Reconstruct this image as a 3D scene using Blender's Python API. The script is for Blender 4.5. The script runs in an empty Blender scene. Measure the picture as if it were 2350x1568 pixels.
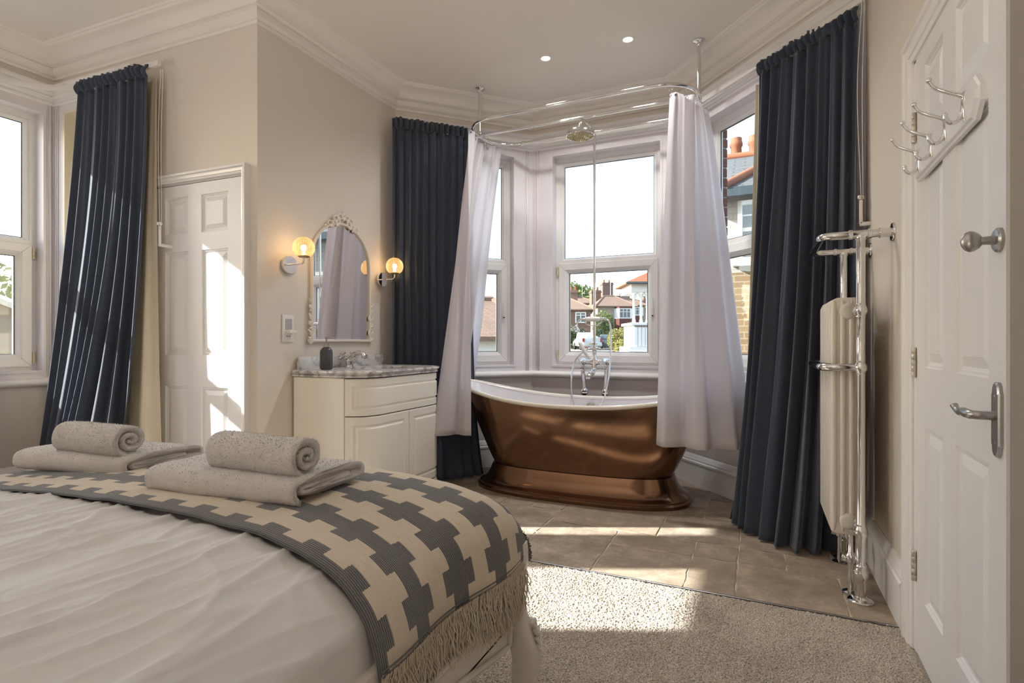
import bpy, bmesh, math, random
from mathutils import Vector, Matrix, noise
random.seed(7)
sc = bpy.context.scene
COL = sc.collection
PI = math.pi

# ------------------------------------------------------------------ camera
cam_d = bpy.data.cameras.new('camera')
cam_d.sensor_width = 36.0
cam_d.lens = 1245.0 / 2350.0 * 36.0
cam_d.clip_start = 0.02
cam_d.clip_end = 500
cam = bpy.data.objects.new('camera', cam_d)
COL.objects.link(cam)
cam.location = (0, 0, 1.04)
cam.rotation_euler = (math.radians(90), 0, math.radians(24.4))
sc.camera = cam

# ------------------------------------------------------------------ sky, sun, exposure
SUN_AZ = math.radians(23.6)      # plan direction the sunlight travels in
SUN_EL = math.radians(28.2)
w = bpy.data.worlds.new('world')
sc.world = w
w.use_nodes = True
nt = w.node_tree
nt.nodes.clear()
wo = nt.nodes.new('ShaderNodeOutputWorld')
bg = nt.nodes.new('ShaderNodeBackground')
sky = nt.nodes.new('ShaderNodeTexSky')
sky.sky_type = 'NISHITA'
sky.sun_disc = False
sky.sun_elevation = SUN_EL
sky.sun_rotation = math.atan2(-math.cos(SUN_AZ), -math.sin(SUN_AZ))
sky.altitude = 20
sky.air_density = 1.0
sky.dust_density = 1.6
sky.ozone_density = 1.5
bg.inputs['Strength'].default_value = 0.8
wm = nt.nodes.new('ShaderNodeMix'); wm.data_type = 'RGBA'
wm.inputs[0].default_value = 0.5                     # thin high haze
wm.inputs[7].default_value = (0.92, 0.95, 1.0, 1)
nt.links.new(sky.outputs[0], wm.inputs[6])
nt.links.new(wm.outputs[2], bg.inputs[0])
nt.links.new(bg.outputs[0], wo.inputs[0])

sun_d = bpy.data.lights.new('sun', 'SUN')
sun_d.energy = 13.0
sun_d.angle = math.radians(0.6)
sun_d.color = (1.0, 0.965, 0.915)
sun = bpy.data.objects.new('sun', sun_d)
COL.objects.link(sun)
sun.location = (-12, -4, 8)
sd = Vector((math.cos(SUN_AZ) * math.cos(SUN_EL), math.sin(SUN_AZ) * math.cos(SUN_EL), -math.sin(SUN_EL)))
sun.rotation_euler = sd.to_track_quat('-Z', 'Y').to_euler()

sc.view_settings.view_transform = 'Standard'
sc.view_settings.look = 'None'
sc.view_settings.gamma = 1.0
sc.view_settings.use_curve_mapping = False
sc.view_settings.exposure = 0.80
sc.cycles.max_bounces = 10
sc.cycles.diffuse_bounces = 6
sc.cycles.glossy_bounces = 4
sc.cycles.transmission_bounces = 6
sc.cycles.transparent_max_bounces = 12
sc.cycles.sample_clamp_indirect = 6.0
sc.cycles.caustics_reflective = False
sc.cycles.caustics_refractive = False

# ------------------------------------------------------------------ helpers: materials
def S(r, g, b):
    def f(c):
        c /= 255.0
        return c / 12.92 if c <= 0.04045 else ((c + 0.055) / 1.055) ** 2.4
    return (f(r), f(g), f(b), 1.0)

def new_mat(name):
    m = bpy.data.materials.new(name)
    m.use_nodes = True
    n = m.node_tree
    p = n.nodes['Principled BSDF']
    return m, n, p

def coord(n, kind='Object', scale=None):
    tc = n.nodes.new('ShaderNodeTexCoord')
    out = tc.outputs[kind]
    if scale is not None:
        mp = n.nodes.new('ShaderNodeMapping')
        mp.inputs['Scale'].default_value = scale
        n.links.new(out, mp.inputs['Vector'])
        out = mp.outputs[0]
    return out

def noise_tex(n, vec, scale, detail=3, rough=0.5):
    t = n.nodes.new('ShaderNodeTexNoise')
    t.inputs['Scale'].default_value = scale
    t.inputs['Detail'].default_value = detail
    t.inputs['Roughness'].default_value = rough
    n.links.new(vec, t.inputs['Vector'])
    return t.outputs[0]

def ramp(n, fac, stops):
    r = n.nodes.new('ShaderNodeValToRGB')
    e = r.color_ramp.elements
    while len(e) < len(stops):
        e.new(0.5)
    for i, (p, c) in enumerate(stops):
        e[i].position = p
        e[i].color = c
    n.links.new(fac, r.inputs[0])
    return r.outputs[0]

def bump(n, p, height, strength=0.3, dist=0.002):
    b = n.nodes.new('ShaderNodeBump')
    b.inputs['Strength'].default_value = strength
    b.inputs['Distance'].default_value = dist
    n.links.new(height, b.inputs['Height'])
    n.links.new(b.outputs[0], p.inputs['Normal'])
    return b

def math_n(n, op, a, b=None, c=None):
    m = n.nodes.new('ShaderNodeMath')
    m.operation = op
    for i, v in enumerate((a, b, c)):
        if v is None:
            continue
        if isinstance(v, (int, float)):
            m.inputs[i].default_value = v
        else:
            n.links.new(v, m.inputs[i])
    return m.outputs[0]

def mix_col(n, fac, a, b):
    m = n.nodes.new('ShaderNodeMix')
    m.data_type = 'RGBA'
    for s, v in ((m.inputs[0], fac), (m.inputs[6], a), (m.inputs[7], b)):
        if isinstance(v, (tuple, list)):
            s.default_value = v
        elif isinstance(v, (int, float)):
            s.default_value = v
        else:
            n.links.new(v, s)
    return m.outputs[2]

MATS = {}
def mat(name, col, rough=0.5, metal=0.0, bs=None, bstr=0.2, bdist=0.001, var=0.0, vs=3.0, spec=None, coat=0.0, scale=None):
    """plain procedural material: colour, optional mottling and fine relief"""
    if name in MATS:
        return MATS[name]
    m, n, p = new_mat(name)
    p.inputs['Base Color'].default_value = col
    p.inputs['Roughness'].default_value = rough
    p.inputs['Metallic'].default_value = metal
    if spec is not None:
        p.inputs['Specular IOR Level'].default_value = spec
    if coat:
        p.inputs['Coat Weight'].default_value = coat
        p.inputs['Coat Roughness'].default_value = 0.05
    if var or bs:
        v = coord(n, 'Object', scale)
    if var:
        f = noise_tex(n, v, vs, 4)
        lo = tuple(c * (1 - var) for c in col[:3]) + (1,)
        hi = tuple(min(1, c * (1 + var)) for c in col[:3]) + (1,)
        n.links.new(ramp(n, f, [(0.3, lo), (0.7, hi)]), p.inputs['Base Color'])
    if bs:
        bump(n, p, noise_tex(n, v, bs, 3), bstr, bdist)
    MATS[name] = m
    return m

# ------------------------------------------------------------------ helpers: geometry
def add_faces(bm, verts, faces):
    vs = [bm.verts.new(v) for v in verts]
    out = []
    for f in faces:
        try:
            out.append(bm.faces.new([vs[i] for i in f]))
        except ValueError:
            pass
    return vs, out

def box(bm, a, b, bev=0.0, seg=2, M=None):
    x0, x1 = sorted((a[0], b[0])); y0, y1 = sorted((a[1], b[1])); z0, z1 = sorted((a[2], b[2]))
    v = [(x0,y0,z0),(x1,y0,z0),(x1,y1,z0),(x0,y1,z0),(x0,y0,z1),(x1,y0,z1),(x1,y1,z1),(x0,y1,z1)]
    f = [(0,3,2,1),(4,5,6,7),(0,1,5,4),(1,2,6,5),(2,3,7,6),(3,0,4,7)]
    if M is not None:
        v = [M @ Vector(q) for q in v]
    if bev > 0:
        t = bmesh.new()
        vs, fs = add_faces(t, v, f)
        bmesh.ops.bevel(t, geom=list(t.edges), offset=bev, segments=seg, profile=0.5, affect='EDGES')
        me = bpy.data.meshes.new('t'); t.to_mesh(me); t.free()
        bm.from_mesh(me); bpy.data.meshes.remove(me)
    else:
        add_faces(bm, v, f)

def prism(bm, poly, z0, z1, M=None, inset=0.0, drop=0.0):
    """vertical prism over a plan polygon; inset/drop chamfer its top edge"""
    n = len(poly)
    lo = [(p[0], p[1], z0) for p in poly]
    rings = [lo]
    if inset > 0:
        rings.append([(p[0], p[1], z1 - drop) for p in poly])
        c = (sum(p[0] for p in poly) / n, sum(p[1] for p in poly) / n)
        top = []
        for i in range(n):
            a, b, d = Vector(poly[i-1]), Vector(poly[i]), Vector(poly[(i+1) % n])
            e1 = (a - b).normalized(); e2 = (d - b).normalized()
            bis = (e1 + e2)
            if bis.length < 1e-5:
                bis = Vector((-e1.y, e1.x))
                if bis.dot(Vector(c) - b) < 0: bis = -bis
            bis.normalize()
            q = b + bis * inset * 1.3
            top.append((q.x, q.y, z1))
        rings.append(top)
    else:
        rings.append([(p[0], p[1], z1) for p in poly])
    loft(bm, rings, M=M, cap0=True, cap1=True)

def loft(bm, rings, closed=True, cap0=False, cap1=False, M=None, loop=False):
    R = []
    for r in rings:
        R.append([bm.verts.new(M @ Vector(q) if M is not None else q) for q in r])
    n = len(R[0])
    m = len(R)
    for i in range(m if loop else m - 1):
        a, b = R[i], R[(i + 1) % m]
        for j in range(n if closed else n - 1):
            k = (j + 1) % n
            try:
                bm.faces.new((a[j], a[k], b[k], b[j]))
            except ValueError:
                pass
    if cap0:
        try: bm.faces.new(list(reversed(R[0])))
        except ValueError: pass
    if cap1:
        try: bm.faces.new(R[-1])
        except ValueError: pass
    return R

def lathe(bm, prof, c=(0, 0, 0), axis=(0, 0, 1), seg=24, cap=True):
    """revolve (radius, height) pairs round an axis through c"""
    q = Vector((0, 0, 1)).rotation_difference(Vector(axis).normalized())
    M = Matrix.Translation(Vector(c)) @ q.to_matrix().to_4x4()
    rings = [[(r * math.cos(2*PI*j/seg), r * math.sin(2*PI*j/seg), h) for j in range(seg)] for r, h in prof]
    loft(bm, rings, M=M, cap0=cap, cap1=cap)

def tube(bm, pts, r, seg=10, closed=False, cap=True, up=None):
    pts = [Vector(p) for p in pts]
    n = len(pts)
    rs = r if isinstance(r, (list, tuple)) else [r] * n
    rings = []
    prev = None
    for i in range(n):
        if closed:
            t = (pts[(i+1) % n] - pts[i-1])
        elif i == 0: t = pts[1] - pts[0]
        elif i == n-1: t = pts[-1] - pts[-2]
        else: t = (pts[i+1] - pts[i]).normalized() + (pts[i] - pts[i-1]).normalized()
        if t.length < 1e-9: t = Vector((0, 0, 1))
        t.normalize()
        if prev is None:
            u = up or (Vector((0, 0, 1)) if abs(t.z) < 0.9 else Vector((1, 0, 0)))
            u = Vector(u)
        else:
            u = prev
        a = (u - t * u.dot(t))
        if a.length < 1e-6:
            a = t.orthogonal()
        a.normalize()
        b = t.cross(a)
        prev = a
        rings.append([pts[i] + (a * math.cos(2*PI*j/seg) + b * math.sin(2*PI*j/seg)) * rs[i] for j in range(seg)])
    loft(bm, rings, cap0=cap and not closed, cap1=cap and not closed, loop=closed)

def arc(c, r, a0, a1, n, u=(1, 0, 0), v=(0, 1, 0)):
    c, u, v = Vector(c), Vector(u), Vector(v)
    return [c + u * r * math.cos(a0 + (a1-a0)*i/n) + v * r * math.sin(a0 + (a1-a0)*i/n) for i in range(n+1)]

def crom(pts, n):
    """Catmull-Rom through the points, n samples a span"""
    P = [Vector(p) for p in pts]
    P = [P[0]*2 - P[1]] + P + [P[-1]*2 - P[-2]]
    out = []
    for i in range(1, len(P) - 2):
        for k in range(n):
            t = k / n
            a, b, c, d = P[i-1], P[i], P[i+1], P[i+2]
            out.append(0.5 * ((2*b) + (c-a)*t + (2*a-5*b+4*c-d)*t*t + (-a+3*b-3*c+d)*t**3))
    out.append(P[-2].copy())
    return out

def resample(pts, n):
    pts = [Vector(p) for p in pts]
    L = [0]
    for i in range(1, len(pts)):
        L.append(L[-1] + (pts[i] - pts[i-1]).length)
    out = []
    j = 0
    for i in range(n):
        s = L[-1] * i / (n - 1)
        while j < len(pts) - 2 and L[j+1] < s:
            j += 1
        d = L[j+1] - L[j]
        t = (s - L[j]) / d if d > 1e-9 else 0
        out.append(pts[j].lerp(pts[j+1], min(1, max(0, t))))
    return out

def sweep(bm, prof, path, closed=False, cap=True):
    """sweep (offset, z) profile along a plan path; offset goes to the left of the path, corners mitred"""
    P = [Vector(p) for p in path]
    n = len(P)
    rings = []
    for i in range(n):
        if closed or 0 < i < n-1:
            d0 = (P[i] - P[i-1]).normalized(); d1 = (P[(i+1) % n] - P[i]).normalized()
        elif i == 0:
            d0 = d1 = (P[1] - P[0]).normalized()
        else:
            d0 = d1 = (P[-1] - P[-2]).normalized()
        n0 = Vector((-d0.y, d0.x)); n1 = Vector((-d1.y, d1.x))
        m = (n0 + n1).normalized()
        k = 1.0 / max(0.3, m.dot(n0))
        rings.append([(P[i].x + m.x*k*o, P[i].y + m.y*k*o, z) for o, z in prof])
    loft(bm, rings, closed=True, cap0=cap and not closed, cap1=cap and not closed, loop=closed)

def sheet(bm, f, nu, nv):
    """open grid of f(u, v)"""
    V = [[bm.verts.new(f(i / nu, j / nv)) for i in range(nu + 1)] for j in range(nv + 1)]
    for j in range(nv):
        for i in range(nu):
            bm.faces.new((V[j][i], V[j][i+1], V[j+1][i+1], V[j+1][i]))
    return V

def sphere(bm, c, r, seg=16, rings=10, sc3=(1, 1, 1)):
    M = Matrix.Translation(Vector(c)) @ Matrix.Diagonal((sc3[0], sc3[1], sc3[2], 1))
    bmesh.ops.create_uvsphere(bm, u_segments=seg, v_segments=rings, radius=r, matrix=M)

def ring_rect(bm, s0, s1, z0, z1, prof, M):
    """mitred rectangular frame in wall coordinates (s, n, z); prof = closed list of (inset, n)"""
    rings = []
    for (s, z, ds, dz) in ((s0, z0, 1, 1), (s1, z0, -1, 1), (s1, z1, -1, -1), (s0, z1, 1, -1)):
        rings.append([(s + ds*i, nn, z + dz*i) for i, nn in prof])
    loft(bm, rings, M=M, loop=True)

def wall_frame(A, B):
    """matrix from wall coordinates (s along A to B, n outward, z up) to the room; the room lies left of A->B"""
    A = Vector((A[0], A[1])); B = Vector((B[0], B[1]))
    d = (B - A).normalized()
    o = Vector((d.y, -d.x))
    return Matrix(((d.x, o.x, 0, A.x), (d.y, o.y, 0, A.y), (0, 0, 1, 0), (0, 0, 0, 1)))

# ------------------------------------------------------------------ helpers: objects
def wloc(o):
    v = Vector((0, 0, 0))
    while o is not None:
        v += o.location
        o = o.parent
    return v

def tag(o, label=None, cat=None, group=None, kind=None):
    if label: o['label'] = label
    if cat: o['category'] = cat
    if group: o['group'] = group
    if kind: o['kind'] = kind
    return o

def thing(name, loc, label, cat, group=None, kind=None):
    o = bpy.data.objects.new(name, None)
    o.empty_display_size = 0.05
    COL.objects.link(o)
    o.location = loc
    return tag(o, label, cat, group, kind)

def part(name, bm, m, parent=None, smooth=None, origin=None, label=None, kind=None):
    """turn a bmesh in room coordinates into one mesh object (child of parent)"""
    bmesh.ops.remove_doubles(bm, verts=list(bm.verts), dist=1e-5)
    bmesh.ops.recalc_face_normals(bm, faces=list(bm.faces))
    if parent is not None:
        base = wloc(parent)
        off = base
        loc = Vector((0, 0, 0))
    else:
        if origin is None:
            xs = [v.co.x for v in bm.verts]; ys = [v.co.y for v in bm.verts]; zs = [v.co.z for v in bm.verts]
            origin = ((min(xs)+max(xs))/2, (min(ys)+max(ys))/2, min(zs))
        off = Vector(origin)
        loc = off
    for v in bm.verts:
        v.co -= off
    me = bpy.data.meshes.new(name)
    bm.to_mesh(me)
    bm.free()
    if smooth is not None:
        for p in me.polygons:
            p.use_smooth = True
        me.set_sharp_from_angle(angle=math.radians(smooth))
    ms = m if isinstance(m, (list, tuple)) else [m]
    for q in ms:
        me.materials.append(q)
    o = bpy.data.objects.new(name, me)
    COL.objects.link(o)
    o.location = loc
    if parent is not None:
        o.parent = parent
    if label: o['label'] = label
    if kind: o['kind'] = kind
    return o

def struct(name, bm, m, smooth=None, label=None, parent=None):
    o = part(name, bm, m, parent, smooth)
    if parent is None:
        o['kind'] = 'structure'
    if label: o['label'] = label
    return o

def copy_tree(o, parent=None):
    c = o.copy()
    COL.objects.link(c)
    if parent is not None:
        c.parent = parent
    for ch in list(o.children):
        copy_tree(ch, c)
    return c

def solidify(o, t, offset=0.0):
    md = o.modifiers.new('thickness', 'SOLIDIFY')
    md.thickness = t
    md.offset = offset
    return o

def subsurf(o, lv=1):
    md = o.modifiers.new('smooth', 'SUBSURF')
    md.levels = lv
    md.render_levels = lv
    return o

def nz(x, y=0.0, z=0.0):
    return noise.noise(Vector((x, y, z)))
# ------------------------------------------------------------------ materials
def m_chrome():
    m, n, p = new_mat('chrome')
    p.inputs['Base Color'].default_value = (0.78, 0.78, 0.77, 1)
    p.inputs['Metallic'].default_value = 1.0
    v = coord(n)
    f = noise_tex(n, v, 40, 2)
    n.links.new(ramp(n, f, [(0.3, (0.05, 0.05, 0.05, 1)), (0.8, (0.12, 0.12, 0.12, 1))]), p.inputs['Roughness'])
    return m
CHROME = m_chrome()
NICKEL = mat('brushed nickel', (0.42, 0.41, 0.40, 1), 0.33, 1.0, bs=200, bstr=0.05)

def m_paint(name, col, rough=0.6):
    m, n, p = new_mat(name)
    v = coord(n)
    f = noise_tex(n, v, 1.3, 3)
    lo = tuple(c * 0.97 for c in col[:3]) + (1,)
    n.links.new(ramp(n, f, [(0.3, lo), (0.7, col)]), p.inputs['Base Color'])
    p.inputs['Roughness'].default_value = rough
    bump(n, p, noise_tex(n, v, 160, 3), 0.08, 0.0006)
    return m
WALL = m_paint('warm stone wall paint', S(223, 214, 203))
WALL_BAY = m_paint('greige paint under the bay sill', S(206, 198, 192))
CEIL = m_paint('matt ceiling paint', S(235, 229, 222), 0.8)
TRIM = mat('white satin woodwork', S(234, 231, 229), 0.35, bs=60, bstr=0.04, var=0.015)
BOARD = mat('white painted window boards', S(224, 219, 222), 0.38, bs=50, bstr=0.05, var=0.02, vs=2)
UPVC = mat('white window plastic', S(228, 226, 224), 0.25, var=0.01)
CREAM_RECESS = mat('cream recess paint', S(226, 216, 196), 0.5, bs=80, bstr=0.04)
IVORY = mat('ivory plastic', S(222, 210, 184), 0.4, bs=80, bstr=0.03)
WHITE_PL = mat('white plastic', S(230, 226, 222), 0.3, bs=80, bstr=0.02)
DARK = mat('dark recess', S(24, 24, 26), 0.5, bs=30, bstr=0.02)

def m_door():
    m, n, p = new_mat('white woodgrain moulded door')
    p.inputs['Base Color'].default_value = S(231, 229, 229)
    p.inputs['Roughness'].default_value = 0.38
    v = coord(n, 'Object', (9, 9, 0.9))
    d = noise_tex(n, v, 4.0, 5, 0.6)
    bump(n, p, d, 0.30, 0.0012)
    return m
DOOR = m_door()

def m_glass():
    m, n, p = new_mat('window glass')
    n.nodes.remove(p)
    out = n.nodes['Material Output']
    tr = n.nodes.new('ShaderNodeBsdfTransparent')
    tr.inputs[0].default_value = (0.93, 0.955, 0.95, 1)
    gl = n.nodes.new('ShaderNodeBsdfGlossy')
    gl.inputs['Roughness'].default_value = 0.02
    fr = n.nodes.new('ShaderNodeLayerWeight')
    fr.inputs[0].default_value = 0.5
    v = coord(n)
    sm = noise_tex(n, v, 12, 3)
    f5 = math_n(n, 'MULTIPLY_ADD', math_n(n, 'POWER', fr.outputs['Facing'], 4.5), 0.85, 0.025)
    k = math_n(n, 'MULTIPLY_ADD', sm, 0.02, f5)
    mx = n.nodes.new('ShaderNodeMixShader')
    n.links.new(k, mx.inputs[0])
    n.links.new(tr.outputs[0], mx.inputs[1])
    n.links.new(gl.outputs[0], mx.inputs[2])
    n.links.new(mx.outputs[0], out.inputs[0])
    return m
GLASS = m_glass()

def m_fabric(name, col, weave=900, strength=0.35, dark=0.75, sheen=0.3, transl=0.0, rough=0.9):
    m, n, p = new_mat(name)
    v = coord(n)
    f = noise_tex(n, v, 180, 3, 0.7)
    f2 = noise_tex(n, coord(n, 'Object', (1, 1, 0.15)), 320, 2)
    mixf = math_n(n, 'ADD', math_n(n, 'MULTIPLY', f, 0.5), math_n(n, 'MULTIPLY', f2, 0.5))
    lo = tuple(c * dark for c in col[:3]) + (1,)
    c = ramp(n, mixf, [(0.35, lo), (0.65, col)])
    n.links.new(c, p.inputs['Base Color'])
    p.inputs['Roughness'].default_value = rough
    p.inputs['Sheen Weight'].default_value = sheen
    p.inputs['Sheen Roughness'].default_value = 0.4
    bump(n, p, mixf, strength, 0.0012)
    if transl > 0:
        out = n.nodes['Material Output']
        t = n.nodes.new('ShaderNodeBsdfTranslucent')
        n.links.new(c, t.inputs[0])
        mx = n.nodes.new('ShaderNodeMixShader')
        mx.inputs[0].default_value = transl
        n.links.new(p.outputs[0], mx.inputs[1])
        n.links.new(t.outputs[0], mx.inputs[2])
        n.links.new(mx.outputs[0], out.inputs[0])
    return m
NAVY = m_fabric('navy wool curtain cloth', S(66, 74, 90), dark=0.62, sheen=0.25)
LINING = m_fabric('cream curtain lining', S(240, 231, 212), dark=0.97, transl=0.4, sheen=0.05)

def m_shower_cloth():
    m, n, p = new_mat('white ribbed shower curtain')
    col = S(240, 237, 240)
    p.inputs['Base Color'].default_value = col
    p.inputs['Roughness'].default_value = 0.55
    v = coord(n)
    sx = n.nodes.new('ShaderNodeSeparateXYZ'); n.links.new(v, sx.inputs[0])
    rib = math_n(n, 'SINE', math_n(n, 'MULTIPLY', sx.outputs[2], 900))
    h = math_n(n, 'ADD', math_n(n, 'MULTIPLY', rib, 0.3), noise_tex(n, v, 22, 3))
    bump(n, p, h, 0.22, 0.002)
    out = n.nodes['Material Output']
    t = n.nodes.new('ShaderNodeBsdfTranslucent'); t.inputs[0].default_value = col
    mx = n.nodes.new('ShaderNodeMixShader'); mx.inputs[0].default_value = 0.58
    n.links.new(p.outputs[0], mx.inputs[1]); n.links.new(t.outputs[0], mx.inputs[2])
    n.links.new(mx.outputs[0], out.inputs[0])
    return m
SHOWER = m_shower_cloth()

def m_stone():
    m, n, p = new_mat('brown limestone floor tile')
    v = coord(n)
    oi = n.nodes.new('ShaderNodeObjectInfo')
    ad = n.nodes.new('ShaderNodeVectorMath'); ad.operation = 'ADD'
    n.links.new(v, ad.inputs[0])
    cx = n.nodes.new('ShaderNodeCombineXYZ')
    for i in range(3):
        n.links.new(math_n(n, 'MULTIPLY', oi.outputs['Random'], 37.0 + i * 11), cx.inputs[i])
    n.links.new(cx.outputs[0], ad.inputs[1])
    vv = ad.outputs[0]
    a = noise_tex(n, vv, 7, 6, 0.65)
    b = noise_tex(n, vv, 60, 5, 0.75)
    f = math_n(n, 'ADD', math_n(n, 'MULTIPLY', a, 0.6), math_n(n, 'MULTIPLY', b, 0.4))
    base = ramp(n, f, [(0.36, S(126, 112, 99)), (0.5, S(156, 142, 127)), (0.64, S(190, 175, 158))])
    warm = mix_col(n, 0.5, base, S(150, 128, 104))
    c = mix_col(n, math_n(n, 'MULTIPLY', oi.outputs['Random'], 0.8), base, warm)
    n.links.new(c, p.inputs['Base Color'])
    n.links.new(ramp(n, b, [(0.3, (0.5, 0.5, 0.5, 1)), (0.7, (0.75, 0.75, 0.75, 1))]), p.inputs['Roughness'])
    bump(n, p, f, 0.5, 0.003)
    return m
STONE = m_stone()
GROUT = mat('cream grout', S(204, 190, 168), 0.9, bs=150, bstr=0.4)

def m_carpet():
    m, n, p = new_mat('speckled taupe carpet pile')
    v = coord(n)
    a = noise_tex(n, v, 260, 3, 0.7)
    b = noise_tex(n, v, 5, 3)
    f = math_n(n, 'ADD', math_n(n, 'MULTIPLY', a, 0.85), math_n(n, 'MULTIPLY', b, 0.15))
    n.links.new(ramp(n, f, [(0.36, S(128, 116, 104)), (0.5, S(186, 173, 158)), (0.62, S(226, 216, 202))]), p.inputs['Base Color'])
    p.inputs['Roughness'].default_value = 1.0
    p.inputs['Sheen Weight'].default_value = 0.3
    bump(n, p, a, 0.8, 0.006)
    return m
CARPET = m_carpet()

def m_copper():
    m, n, p = new_mat('aged copper')
    v = coord(n)
    a = noise_tex(n, v, 3.0, 5, 0.6)
    n.links.new(ramp(n, a, [(0.3, (0.185, 0.100, 0.058, 1)), (0.55, (0.22, 0.122, 0.072, 1)), (0.75, (0.25, 0.142, 0.086, 1))]), p.inputs['Base Color'])
    p.inputs['Metallic'].default_value = 0.92
    b = noise_tex(n, v, 14, 4)
    n.links.new(ramp(n, b, [(0.3, (0.11, 0.11, 0.11, 1)), (0.7, (0.17, 0.17, 0.17, 1))]), p.inputs['Roughness'])
    bump(n, p, noise_tex(n, v, 5, 2), 0.03, 0.002)
    return m
COPPER = m_copper()
ENAMEL = mat('white bath enamel', S(226, 223, 224), 0.08, coat=0.5, var=0.01)
ENAMEL_RIM = mat('cream bath rim enamel', S(226, 219, 206), 0.15, coat=0.4, var=0.01)

def m_marble():
    m, n, p = new_mat('grey veined marble')
    v = coord(n)
    d = noise_tex(n, v, 6, 6, 0.7)
    wv = n.nodes.new('ShaderNodeTexWave')
    wv.inputs['Scale'].default_value = 3
    wv.inputs['Distortion'].default_value = 14
    wv.inputs['Detail'].default_value = 5
    wv.inputs['Detail Scale'].default_value = 2.5
    n.links.new(v, wv.inputs[0])
    f = math_n(n, 'ADD', math_n(n, 'MULTIPLY', wv.outputs['Fac'], 0.55), math_n(n, 'MULTIPLY', d, 0.45))
    n.links.new(ramp(n, f, [(0.15, S(138, 138, 140)), (0.38, S(188, 186, 184)), (0.7, S(216, 212, 208))]), p.inputs['Base Color'])
    p.inputs['Roughness'].default_value = 0.22
    return m
MARBLE = m_marble()
CABINET = mat('ivory painted cabinet', S(240, 234, 222), 0.32, bs=40, bstr=0.03, var=0.012)
BEDPAINT = mat('white painted bed frame', S(216, 210, 202), 0.4, bs=40, bstr=0.05, var=0.02)
BASIN = mat('white basin ceramic', S(232, 230, 226), 0.1, coat=0.4, var=0.01)
MIRROR = mat('mirror silvering', (0.86, 0.86, 0.86, 1), 0.015, 1.0, var=0.004)
ORNAMENT = mat('white carved resin', S(230, 222, 210), 0.45, bs=90, bstr=0.2, var=0.03)
BLACKGLASS = mat('smoked ribbed glass', S(52, 54, 62), 0.15, coat=0.6, var=0.08, vs=8)

def m_sheet():
    m, n, p = new_mat('ivory cotton bed sheet')
    v = coord(n)
    p.inputs['Base Color'].default_value = S(216, 216, 216)
    p.inputs['Roughness'].default_value = 0.75
    p.inputs['Sheen Weight'].default_value = 0.2
    a = noise_tex(n, coord(n, 'Object', (22, 5, 8)), 1.0, 4)
    b = noise_tex(n, v, 700, 2)
    h = math_n(n, 'ADD', a, math_n(n, 'MULTIPLY', b, 0.03))
    bump(n, p, h, 0.35, 0.01)
    return m
SHEET = m_sheet()

def m_terry():
    m, n, p = new_mat('white terry towelling')
    v = coord(n)
    a = noise_tex(n, v, 330, 3, 0.8)
    b = noise_tex(n, v, 30, 3)
    f = math_n(n, 'ADD', math_n(n, 'MULTIPLY', a, 0.7), math_n(n, 'MULTIPLY', b, 0.3))
    n.links.new(ramp(n, f, [(0.3, S(196, 189, 185)), (0.65, S(231, 226, 222))]), p.inputs['Base Color'])
    p.inputs['Roughness'].default_value = 1.0
    p.inputs['Sheen Weight'].default_value = 0.6
    p.inputs['Sheen Roughness'].default_value = 0.6
    bump(n, p, f, 0.9, 0.005)
    return m
TERRY = m_terry()

def m_throw():
    m, n, p = new_mat('woven plus pattern throw')
    tc = n.nodes.new('ShaderNodeUVMap')
    sx = n.nodes.new('ShaderNodeSeparateXYZ'); n.links.new(tc.outputs[0], sx.inputs[0])
    u, v = sx.outputs[0], sx.outputs[1]          # metres along / across the throw
    jag = math_n(n, 'MULTIPLY', math_n(n, 'SUBTRACT', noise_tex(n, tc.outputs[0], 240, 1), 0.5), 0.004)
    u2 = math_n(n, 'ADD', u, jag)
    ph = math_n(n, 'FLOORED_MODULO', math_n(n, 'FLOOR', math_n(n, 'DIVIDE', u2, 0.0505)), 2.0)
    thr = math_n(n, 'MULTIPLY_ADD', ph, 1/6, 1/6)
    fr = math_n(n, 'ABSOLUTE', math_n(n, 'SUBTRACT', math_n(n, 'FRACT', math_n(n, 'DIVIDE', math_n(n, 'ADD', v, 0.068), 0.1365)), 0.5))
    grey = math_n(n, 'LESS_THAN', fr, thr)
    edge = math_n(n, 'MAXIMUM', math_n(n, 'LESS_THAN', v, 0.018), math_n(n, 'GREATER_THAN', v, 0.556))
    grey = math_n(n, 'MAXIMUM', grey, edge)
    rib = math_n(n, 'SINE', math_n(n, 'MULTIPLY', v, 2 * PI / 0.0047))
    line = math_n(n, 'GREATER_THAN', math_n(n, 'ADD', rib, math_n(n, 'MULTIPLY', math_n(n, 'SUBTRACT', noise_tex(n, tc.outputs[0], 300, 2), 0.5), 2.2)), 0.45)
    gcol = mix_col(n, math_n(n, 'MULTIPLY', line, 0.55), S(78, 80, 84), S(152, 148, 142))
    rib2 = math_n(n, 'MULTIPLY_ADD', rib, 0.5, 0.5)
    ccol = mix_col(n, math_n(n, 'MULTIPLY', rib2, 0.55), S(222, 208, 188), S(190, 175, 155))
    n.links.new(mix_col(n, grey, ccol, gcol), p.inputs['Base Color'])
    p.inputs['Roughness'].default_value = 1.0
    p.inputs['Sheen Weight'].default_value = 0.3
    h = math_n(n, 'ADD', rib, math_n(n, 'MULTIPLY', noise_tex(n, tc.outputs[0], 420, 2), 1.2))
    bump(n, p, h, 0.5, 0.0014)
    return m
THROW = m_throw()
FRINGE = m_fabric('cream cotton fringe', S(236, 226, 208), dark=0.92, transl=0.3)
FRINGE_DK = m_fabric('grey and cream edge tufts', S(120, 118, 114), dark=0.5)

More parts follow.
